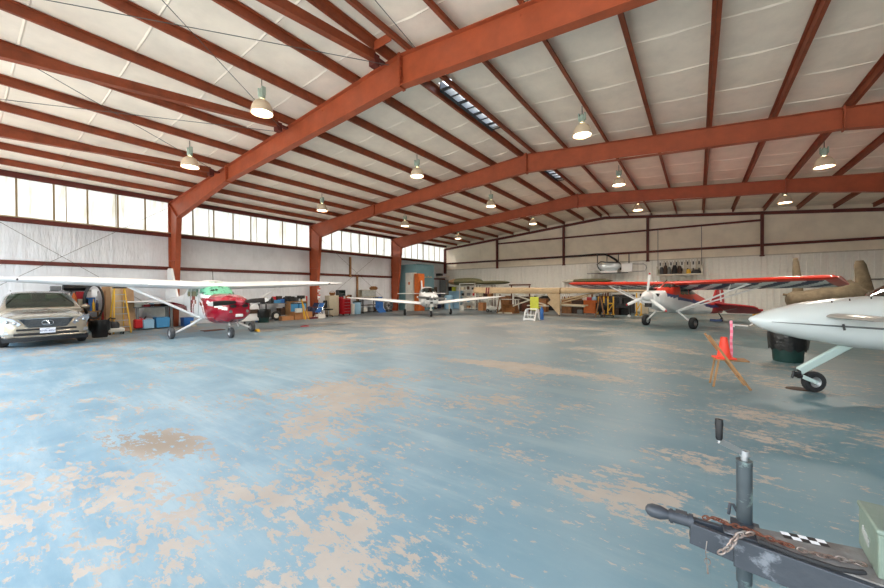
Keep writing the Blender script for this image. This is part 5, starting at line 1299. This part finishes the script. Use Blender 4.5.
# white bench and things beneath
x0, x1, _, z1 = ey(483, 513.5, 299.3, 310, 24.2, 0)
t = legged_table(((x0+x1)/2, 25.0, 0), (x1-x0, .7, z1), 'white table seen beneath the low wing tip', top='white_dull', leg='white_dull', lw=.09, name='table')
x0, x1, _, z1 = ey(483, 497, 303.5, 311.5, 23.7, 0)
t = thing('pedal_car', 'small white kart with dark wheels under the white table', 'kart', ((x0+x1)/2, 24.3, 0)); w_ = x1-x0
MB().loft(body([(-w_/2, .12, .15, .35, 2.5), (-w_/4, .2, .12, .5, 2.5), (0, .22, .12, .42, 2.5), (w_/3, .2, .12, .48, 2.5), (w_/2, .1, .16, .3, 2.5)], 16, seg=24)).out('body', 'white_dull', t)
for sx in (-1, 1):
    for sy in (-1, 1): wheel(t, (sx*w_*.33, sy*.25, .12), .12, .08)
x0, x1, _, z1 = ey(497.5, 512.5, 304.8, 312, 23.4, 0)
b = MB(); b.add([(x0, 23.4, 0), (x1+.1, 23.4, 0), (x1, 24.0, z1), (x0+.2, 24.0, z1), (x0, 24.4, 0), (x1+.1, 24.4, 0), (x1, 24.3, z1), (x0+.2, 24.3, z1)], BF); simple('hatch_cover', 'brown sloping hatch cover under the right end of the white table', 'cover', b, 'wood')
simple('board', 'pale edge board on the floor before the brown hatch cover', 'board', MB().box(((x0+x1)/2, 23.3, .05), (x1-x0, .06, .1)), 'beige')
# assorted boxes in the shade behind the tan wing
for u0, u1, v0, Y, m, l, n_, c_ in ((514, 521, 300, 26.0, 'dark_brown', 'dark carton behind the tan frame tubes, left', 'carton', 'box'), (521.5, 527, 303, 26.0, 'rust', 'red-brown carton left of the yellow chair', 'carton', 'box'), (539, 546, 299, 26.4, 'wood', 'brown carton right of the yellow chair', 'carton', 'box'),
                                    (561.5, 571, 299.5, 25.4, 'wood', 'wide wooden case right of the tan tail panel', 'wooden_case', 'case'), (571.5, 582, 301, 25.5, 'dark_brown', 'dark wooden case beside the orange cabinet', 'wooden_case', 'case'), (478, 483, 303, 25.6, 'cardboard', 'carton on the floor left of the white table', 'carton', 'box'),
                                    (501, 509, 296, 27.5, 'wood', 'wooden chest behind the white table', 'chest', 'chest'), (534, 540, 296, 27.5, 'dark_grey', 'dark case behind the yellow chair', 'case', 'case')):
    x0, x1, _, z1 = ey(u0, u1, v0, 312, Y, 0); t = thing(n_, l, c_, ((x0+x1)/2, Y+.3, 0)); MB().box((0, 0, z1/2), (x1-x0, .6, z1)).out('case_body', m, t, bevel=.01); MB().box((0, 0, z1+.01), ((x1-x0)*1.02, .62, .03)).out('lid', m, t)
cardboard_box((aty(580, 312, 25.3).x, 25.4, 0), (.36, .3, .28), 'grey carton on the floor before the orange cabinet', 'grey')
x0, x1, _, z1 = ey(583.5, 595, 300.3, 313, 24.8, 0)
t = thing('wooden_cabinet', 'orange-brown wooden cabinet on castors under the tan wing', 'cabinet', ((x0+x1)/2, 25.1, 0)); w_ = x1-x0
MB().box((0, 0, z1/2+.05), (w_, .6, z1-.1)).out('body', 'orange', t, bevel=.01)
for s in (-1, 1): MB().box((s*w_*.24, -.31, z1/2+.05), (w_*.46, .02, z1*.82)).out('door', 'orange', t)
for s in (-1, 1): MB().cyl((s*w_*.42, -.25, .045), (s*w_*.42+.04, -.25, .045), .045).out('castor', 'white_dull', t)
for u, w, m, l in ((585, .3, 'white_dull', 'white carton on the orange-brown cabinet'), (590, .35, 'tool_red', 'red carton on the orange-brown cabinet'), (594, .25, 'light_blue', 'pale blue carton on the orange-brown cabinet')):
    q = aty(u, 299, 25.1); simple('small_box', l, 'box', MB().box((q.x, 25.1, z1+.1), (w, .3, .2)), m, bevel=.01)
for u0, u1, v0, m, l in ((514, 531, 296.5, 'dark_brown', 'dark brown stack of panels in the shade left of the yellow chair'), (541, 558, 296, 'black_soft', 'black covered pile behind the tan tail panel'), (562, 581, 296.5, 'wood', 'stack of brown boards behind the tan fuselage tubes'), (596, 611, 296, 'dark_brown', 'dark brown cupboard behind the yellow stands'), (612, 634, 294.5, 'dark_grey', 'dark grey cupboard behind the black desk')):
    x0, x1, _, z1 = ey(u0, u1, v0, 311, 28.6, 0); t = thing('cupboard' if 'cupboard' in l else 'covered_stack', l, 'cupboard' if 'cupboard' in l else 'stack', ((x0+x1)/2, 28.9, 0))
    MB().box((0, 0, z1/2), (x1-x0, .6, z1)).out('body', m, t, bevel=.02)
    for s in (-1, 1): MB().box((s*(x1-x0)/4, -.31, z1/2), ((x1-x0)*.46, .02, z1*.9)).out('door' if 'cupboard' in l else 'front_panel', m, t)
# yellow engine stands
def stand(u0, u1, v0, Y, label, m='yellow'):
    x0, x1, _, z1 = ey(u0, u1, v0, 313, Y, 0); t = thing('engine_stand', label, 'stand', ((x0+x1)/2, Y+.3, 0)); w_ = x1-x0
    for sx in (-1, 1):
        MB().box((sx*w_/2, 0, z1/2), (.07, .07, z1)).out('upright', m, t); MB().box((sx*w_/2, 0, .04), (.09, .9, .08)).out('foot', m, t)
    MB().box((0, 0, z1*.62), (w_, .07, .08)).out('crossbar', m, t); MB().bar((-w_/2, 0, z1*.2), (w_/2, 0, z1*.6), .05, .05).out('brace', m, t)
    return t
stand(597.5, 603, 296.5, 25.6, 'left yellow engine stand beside the orange-brown cabinet'); stand(607, 612.5, 296.5, 25.0, 'second yellow engine stand, left of the black desk')
stand(636, 640.5, 293, 25.6, 'yellow stand right of the black desk behind the propeller')
for u, v0, w, Y, m, l in ((600, 302, .7, 25.2, 'black_soft', 'greasy black engine block on the left yellow stand'), (606, 298, .6, 26.2, 'dark_grey', 'dark engine cover between the yellow stands')):
    q = aty(u, v0, Y); b = MB().ball((q.x, Y, q.z*.6), (w/2, .3, q.z*.38)); b.cyl((q.x, Y-.1, 0), (q.x, Y-.1, q.z*.5), .06); b.box((q.x, Y, q.z*.8), (w*.7, .3, .2)); b.cyl((q.x-w*.4, Y, q.z*.7), (q.x+w*.4, Y, q.z*.7), .1); simple('engine', l, 'engine', b, m)
x0, x1, _, _ = ey(600.5, 612, 315, 318, 23.0, 0)
t = thing('floor_dolly', 'low black dolly on the floor before the yellow stands', 'dolly', ((x0+x1)/2, 23.2, 0)); MB().box((0, 0, .12), (x1-x0, .5, .06)).out('deck', 'black', t, bevel=.01)
for sx in (-1, 1):
    for sy in (-1, 1): MB().cyl((sx*.3, sy*.2, .045), (sx*.3+.04, sy*.2, .045), .045).out('castor', 'black', t)
x0, x1, _, z1 = ey(613, 630, 304, 314, 25.4, 0)
legged_table(((x0+x1)/2, 25.7, 0), (x1-x0, .8, z1), 'black desk behind the propeller of the tail-dragger', top='black', leg='black', name='desk')
for u, v0, m, w, l in ((615.5, 297, 'black', .5, 'tall black machine on the left end of the black desk'), (621, 298.5, 'dark_grey', .4, 'dark box in the middle of the black desk'), (626.5, 297.5, 'black_soft', .5, 'black case on the right end of the black desk')):
    q = aty(u, v0, 25.7); simple('machine', l, 'machine', MB().box((q.x, 25.75, (z1+q.z)/2), (w, .4, q.z-z1)).cyl((q.x, 25.6, z1+.05), (q.x, 25.5, z1+.05), .08), m, bevel=.02)
for u, m, l in ((617, 'dark_brown', 'brown crate under the black desk'), (624, 'black_soft', 'black bag under the black desk')):
    q = aty(u, 310, 25.7); simple('crate', l, 'crate', MB().box((q.x, 25.7, .22), (.6, .5, .44)), m, bevel=.03)
q = aty(629, 316.8, 23.6); simple('ball', 'small white ball on the floor before the black desk', 'ball', MB().ball((q.x, 23.6, .09), .09), 'white_paint')
x0, x1, _, z1 = ey(641, 648, 290, 313, 27.5, 0); t = thing('locker', 'cream locker behind the tail-dragger spinner', 'locker', ((x0+x1)/2, 27.8, 0)); MB().box((0, 0, z1/2), (x1-x0, .5, z1)).out('body', 'beige', t, bevel=.01); MB().box((0, -.26, z1/2), ((x1-x0)*.9, .02, z1*.94)).out('door', 'beige', t)
# hanging helicopter-like pod and tray on the back wall
Yw = 29.7
P = lambda u, v, dy=0: aty(u, v, Yw+dy)
t = thing('hanging_fuselage_pod', 'silver pod with white panel and tube frame hung on the back wall', 'aircraft part', tuple(P(612, 270))); O = t.location.copy()
q = lambda u, v, dy=0: tuple(P(u, v, dy)-O)
c = q(609, 266.5); r = (P(622, 266)-P(598, 266)).x/2
MB().ball(c, (r, .32, .38), 22, 12).out('nose_pod', 'silver', t)
MB().box(q(610, 272, -.02), (1.2, .9, .16)).out('belly_fairing', 'white_paint', t, bevel=.03)
MB().box(q(627, 267.5), ((P(632.5, 267)-P(621.5, 267)).x, .12, (P(627, 263)-P(627, 271.5)).z)).out('side_panel', 'white_paint', t, bevel=.01)
MB().box(q(595, 267), ((P(600, 267)-P(588.5, 267)).x, .06, .6)).out('side_panel', 'white_dull', t)
MB().tube([q(632, 264), q(644, 264), q(646, 265.5), q(646.5, 268), q(645, 271), q(632, 271.5)], .03, 8).out('tube_frame', 'steel', t)
MB().tube([q(597, 264.5, -.35), q(601, 261.5, -.35), q(609, 262.5, -.38), q(618, 262.5, -.35)], .03, 6).tube([q(597, 264.5, -.35), q(598.5, 268, -.35), q(601, 271, -.3)], .03, 6).out('cage_bar', 'dark_grey', t)
MB().box(q(607, 273.2), ((P(628, 273)-P(588, 273)).x, .5, .05)).out('shelf_board', 'grey', t)
b = MB()
for u in (597.5, 607, 618.5, 629): MB().tube([q(u, 254, .2), q(u, 263.5 if u != 597.5 else 264, .1)], .035, 5).out('hanging_strap', 'cable', t)
simple('crate', 'small brown crate on the wall ledge just above the red wing', 'crate', MB().box(tuple(P(600, 280.3, -.6)), (.75, .4, .22)), 'wood')
simple('ledge', 'narrow timber ledge behind the red wing', 'ledge', MB().box(tuple(P(600, 283.0, -.4)), (2.2, 1.0, .1)).box(tuple(P(592, 298, -.2)), (.1, .1, 2.2)).box(tuple(P(608, 298, -.2)), (.1, .1, 2.2)), 'wood')
pts = [aty(u, v, 29.95) for u, v in ((478, 261.5), (500, 260.6), (520, 259.5), (540, 259.2), (560, 257.2), (580, 255.6), (595, 254.2), (604, 254.0), (610, 256.4), (616, 260), (620, 264.5), (621, 270))]
simple('black_duct', 'black hose running along the lower girt to the silver pod', 'hose', MB().tube([tuple(p) for p in pts], [.03]*5+[.05, .06, .06, .07, .08, .09, .08], 8), 'black')
# tray rack hung by two cables
x0, x1, z0, z1 = ey(657.5, 702, 260, 275, 29.6)
t = thing('hanging_rack', 'cream tray rack with notched uprights hung by two cables', 'rack', ((x0+x1)/2, 29.6, z0)); w_ = x1-x0; H = z1-z0
MB().box((0, 0, .03), (w_, .6, .1)).out('tray', 'offwhite', t, bevel=.01)
for s in (-1, 1): MB().box((s*w_/2, -.25, H*.3), (.08, .08, H*.6)).out('end_post', 'offwhite', t)
MB().box((0, .25, H*.45), (w_*.98, .03, H*.85)).out('back_board', 'beige', t)
for k in range(8):
    x = -w_/2+w_*(k+.5)/8; b = MB(); ww = w_/8*.42
    zt = H*(1.0 if k < 6 else 1.08)
    b.prism([(x-ww, H*.42), (x+ww, H*.42), (x+ww, zt), (x+ww*.3, zt), (x+ww*.15, zt-.2), (x-ww*.15, zt-.2), (x-ww*.3, zt), (x-ww, zt)], .16, .2)
    b.out('notched_board', 'offwhite' if k % 2 else 'white_dull', t)
    MB().box((x, .145, H*.78), (.08, .02, .22)).out('slot', 'dark_grey', t)
    if k > 3: MB().box((x, .145, H*.35), (.08, .02, .2)).out('slot', 'dark_grey', t)
for s in (-1, 1):
    p0 = (s*(w_/2-.02), .1, .05); top = 5.95-z0 if s > 0 else 5.95-z0
    MB().cyl(p0, (s*(w_/2-.02), .1, top), .018, n=6).out('cable', 'cable', t)
for k, (dx, m, w, h_, l) in enumerate(((-.8, 'dark_grey', .28, .5, 'grey coil on the left of the hanging rack'), (-.62, 'dark_brown', .3, .6, 'brown coat on the hanging rack'), (-.45, 'grey', .22, .5, 'grey bundle on the hanging rack'), (-.2, 'black_soft', .34, .6, 'black bundle on the hanging rack, left'), (.02, 'dark_brown', .3, .55, 'dark bundle in the middle of the hanging rack'), (.42, 'yellow', .3, .3, 'yellow-brown part on the hanging rack'), (.75, 'black', .6, .26, 'black part on the right of the hanging rack'))):
    b = MB().loft([[((x0+x1)/2+dx*w_/2+w*.5*q_*math.cos(a), 29.55+.12*math.sin(a), z0+.085+h_*k2) for a in [2*PI*i/10 for i in range(10)]] for k2, q_ in ((0, .9), (.3, 1), (.7, .8), (1, .5))]); simple('stored_part', l, 'part', b, m, 'parts in the hanging rack')
# things low at the right
x0, x1, _, z1 = ey(753, 768, 312, 316, 25, 0)
simple('equipment_bundle', 'yellow equipment bundle on the floor behind the pale nose', 'equipment', MB().box(((x0+x1)/2, 25, z1/2), (x1-x0, .6, z1)).cyl((x0, 24.9, .15), (x1+.3, 24.9, .15), .07).box((x0+.2, 24.8, z1), (.4, .3, .15)), 'yellow', bevel=.03)
p, p2 = aty(733, 319.8, 20), aty(748, 320.0, 20)
t = thing('tow_bar', 'white tow bar lying on the floor before the pale nose', 'tow bar', (p.x, p.y, 0)); MB().cyl((0, 0, .09), (p2.x-p.x, 0, .05), .035).out('bar', 'white_paint', t); MB().bar((.55, 0, .09), (.85, 0, .32), .03, .05).out('handle', 'white_paint', t); MB().box((0, 0, .05), (.1, .2, .1)).out('foot', 'white_paint', t)
simple('chock', 'blue wheel chock at the tail wheel of the tail-dragger', 'chock', MB().box((.75, 22.95, .06), (.5, .3, .12)), 'royal_blue', bevel=.02)
# canvas-wrapped aeroplane with two tall covered propeller blades
q0 = aty(787, 298, 23.6)
t = thing('covered_aeroplane', 'aeroplane under brown canvas with two upright covered blades at the back right', 'aeroplane', (q0.x, 23.6, 0)); O = t.location.copy()
rr = []
for u, vt, vb, d in ((786, 296, 303, .3), (788, 293, 306.5, .6), (793, 291.5, 308, .8), (803, 290.5, 308, .95), (820, 288, 308, 1.0), (838, 283, 307, 1.0), (850, 280, 307, 1.0), (865, 290, 308, 1.0), (884, 292, 309, .9)):
    a_, b__ = aty(u, vt, 24.4), aty(u, vb, 24.4); c_ = (a_+b__)/2; hz = (a_.z-b__.z)/2
    rr.append([(c_.x-O.x, c_.y-O.y+d*math.cos(a)*(1+.06*math.sin(u+7*i)), c_.z+hz*math.sin(a)*(1+.05*math.cos(u*3+5*i))) for i, a in enumerate([2*PI*i/18 for i in range(18)])])
MB().loft(rr).out('canvas_cover', 'canvas', t, smooth=60)
p = aty(787, 295, 24.0); MB().tube([tuple(p-O), tuple(aty(783, 294.5, 24.0)-O)], .07, 6).out('cover_knot', 'canvas', t)
def cblade(u0, v0, u1, v1, w0, w1, Y):
    a_, b__ = aty(u0, v0, Y)-O, aty(u1, v1, Y)-O; rr = []
    for k in range(9):
        f = k/8; c_ = a_.lerp(b__, f); w = (w0+(w1-w0)*f)*(1 if k else .7); rr.append([(c_.x+w/2*math.cos(g), c_.y+.12*math.sin(g), c_.z) for g in [2*PI*i/12 for i in range(12)]])
    MB().loft(rr).out('covered_blade', 'canvas', t, smooth=60)
cblade(795.5, 258.2, 798, 293, .22, .42, 24.6); cblade(859.5, 260.5, 866, 296, .36, .62, 24.2)
rr = []
for u, vt, vb in ((866, 294, 300), (875, 290.5, 303), (884, 287, 305), (900, 282, 306)):
    a_, b__ = aty(u, vt, 23.3), aty(u, vb, 23.3); c_ = (a_+b__)/2-O; hz = (a_.z-b__.z)/2; rr.append([(c_.x, c_.y+.5*math.cos(a), c_.z+hz*math.sin(a)) for a in [2*PI*i/14 for i in range(14)]])
MB().loft(rr).out('cover_fold', 'dark_brown', t, smooth=60)
for x_ in (1.0, 4.2):
    MB().cyl((x_, .8, .3), (x_, .8, 1.0), .07).out('gear_leg', 'dark_grey', t); wheel(t, (x_, .8, .3), .3, .2)
p = aty(876, 279, 29.9); simple('wall_bracket', 'thin grey bar fixed to the ribbed wall at the far right', 'bracket', MB().box((p.x, 30.2, p.z), (.8, .1, .06)), 'cable')

# ------------------------------------------------------------------ chair, cone and the green bin
Cx, Cy = .34, 7.72
t = thing('folding_chair', 'old bare wooden folding chair used as a stand for the traffic cone', 'chair', (Cx, Cy, 0), math.radians(9))
hf = .17
for s in (-1, 1):
    MB().bar((-.22, s*hf, .87), (.34, s*hf, 0), .022, .035).out('side_rail', 'light_wood', t, bevel=.003)
    MB().bar((-.15, s*(hf-.035), 0), (-.07, s*(hf-.035), .50), .02, .03).out('rear_leg', 'light_wood', t, bevel=.003)
MB().box((.1, 0, .46), (.46, .30, .022)).out('seat', 'light_wood', t, bevel=.008)
MB().cyl((-.2, -hf, .84), (-.2, hf, .84), .012).out('rung', 'light_wood', t); MB().cyl((.22, -hf, .18), (.22, hf, .18), .01).out('rung', 'light_wood', t)
cz_ = .472; cc = (Cx+.02, Cy+.0)
t = thing('traffic_cone', 'orange-red traffic cone standing on the wooden folding chair', 'traffic cone', (cc[0], cc[1], cz_))
MB().box((0, 0, .012), (.27, .27, .024), rz=.3).out('base_plate', 'cone', t, bevel=.006)
MB().lathe([(.11, .02), (.095, .05), (.05, .33), (.045, .36), (.035, .36), (.04, .33)], n=24).out('cone_body', 'cone', t)
t = thing('marker_strip', 'pink and white marker strip standing upright behind the cone', 'marker', (cc[0]+.105, cc[1]+.12, cz_))
b = MB()
for k in range(12): b.box((.003*math.sin(k), 0, .026+k*.053), (.038, .008, .053), m=k % 2)
b.out('strip', ['pink', mat('pink_pale', (240, 150, 170), .6)], t, smooth=0)
bin_with_bag((1.66, 11.15, 0), .31, .70, 'dark green bin with shiny black liner beneath the pale nose', 'dark_green', True)
o = MB().loft([[(1.33+.16*q*math.cos(a), 8.12+.1*q*math.sin(a), z) for a in [2*PI*i/14 for i in range(14)]] for q, z in ((1, 0), (.9, .02), (.4, .035))]); simple('wheel_chock', 'dark flat lump chock before the nose wheel of the pale aeroplane', 'chock', o, 'dark_brown')
# ------------------------------------------------------------------ light, sky, camera
w = bpy.data.worlds.new('sky'); bpy.context.scene.world = w; w.use_nodes = True
nt = w.node_tree; bg = nt.nodes['Background']
sk = nt.nodes.new('ShaderNodeTexSky'); sk.sky_type = 'NISHITA'; sk.sun_disc = False
sk.sun_elevation = math.radians(50); sk.sun_rotation = math.radians(-90); sk.air_density = 1.6; sk.dust_density = 3; sk.ozone_density = 1
hs = nt.nodes.new('ShaderNodeHueSaturation'); hs.inputs['Saturation'].default_value = .55
nt.links.new(sk.outputs[0], hs.inputs['Color']); nt.links.new(hs.outputs[0], bg.inputs[0]); bg.inputs[1].default_value = .34
sd = bpy.data.lights.new('sun', 'SUN'); sd.energy = 4.2; sd.angle = math.radians(1); sd.color = (1, .96, .9)
so = bpy.data.objects.new('sun', sd); C.objects.link(so)
dirv = V(.72, .06, -.7)   # light travels
so.rotation_euler = dirv.to_track_quat('-Z', 'Y').to_euler()
cd = bpy.data.cameras.new('camera'); cd.lens = 357.3/884*36; cd.sensor_width = 36; cd.sensor_fit = 'HORIZONTAL'; cd.clip_start = .05; cd.clip_end = 300
co = bpy.data.objects.new('camera', cd); C.objects.link(co)
yaw, pitch, roll = .6215, -.0091, -.0064
def ray(a, b):
    c, s = math.cos(roll), math.sin(roll); r = a*c-b*s; up = a*s+b*c
    c, s = math.cos(pitch), math.sin(pitch); d = c-up*s; z = s+up*c
    cy, sy = math.cos(yaw), math.sin(yaw); return V(r*cy-d*sy, r*sy+d*cy, z)
F = ray(0, 0); R = (ray(1, 0)-F).normalized(); U = (ray(0, 1)-F).normalized(); F.normalize()
m = Matrix((R, U, -F)).transposed().to_4x4(); m.translation = V(0, 0, 1.65); co.matrix_world = m
sc = bpy.context.scene; sc.camera = co
sc.view_settings.view_transform = 'Standard'; sc.view_settings.look = 'None'; sc.view_settings.gamma = 1; sc.view_settings.use_curve_mapping = False
sc.view_settings.exposure = EXPOSURE
sc.cycles.max_bounces = 10; sc.cycles.diffuse_bounces = 6
sc.cycles.use_denoising = True
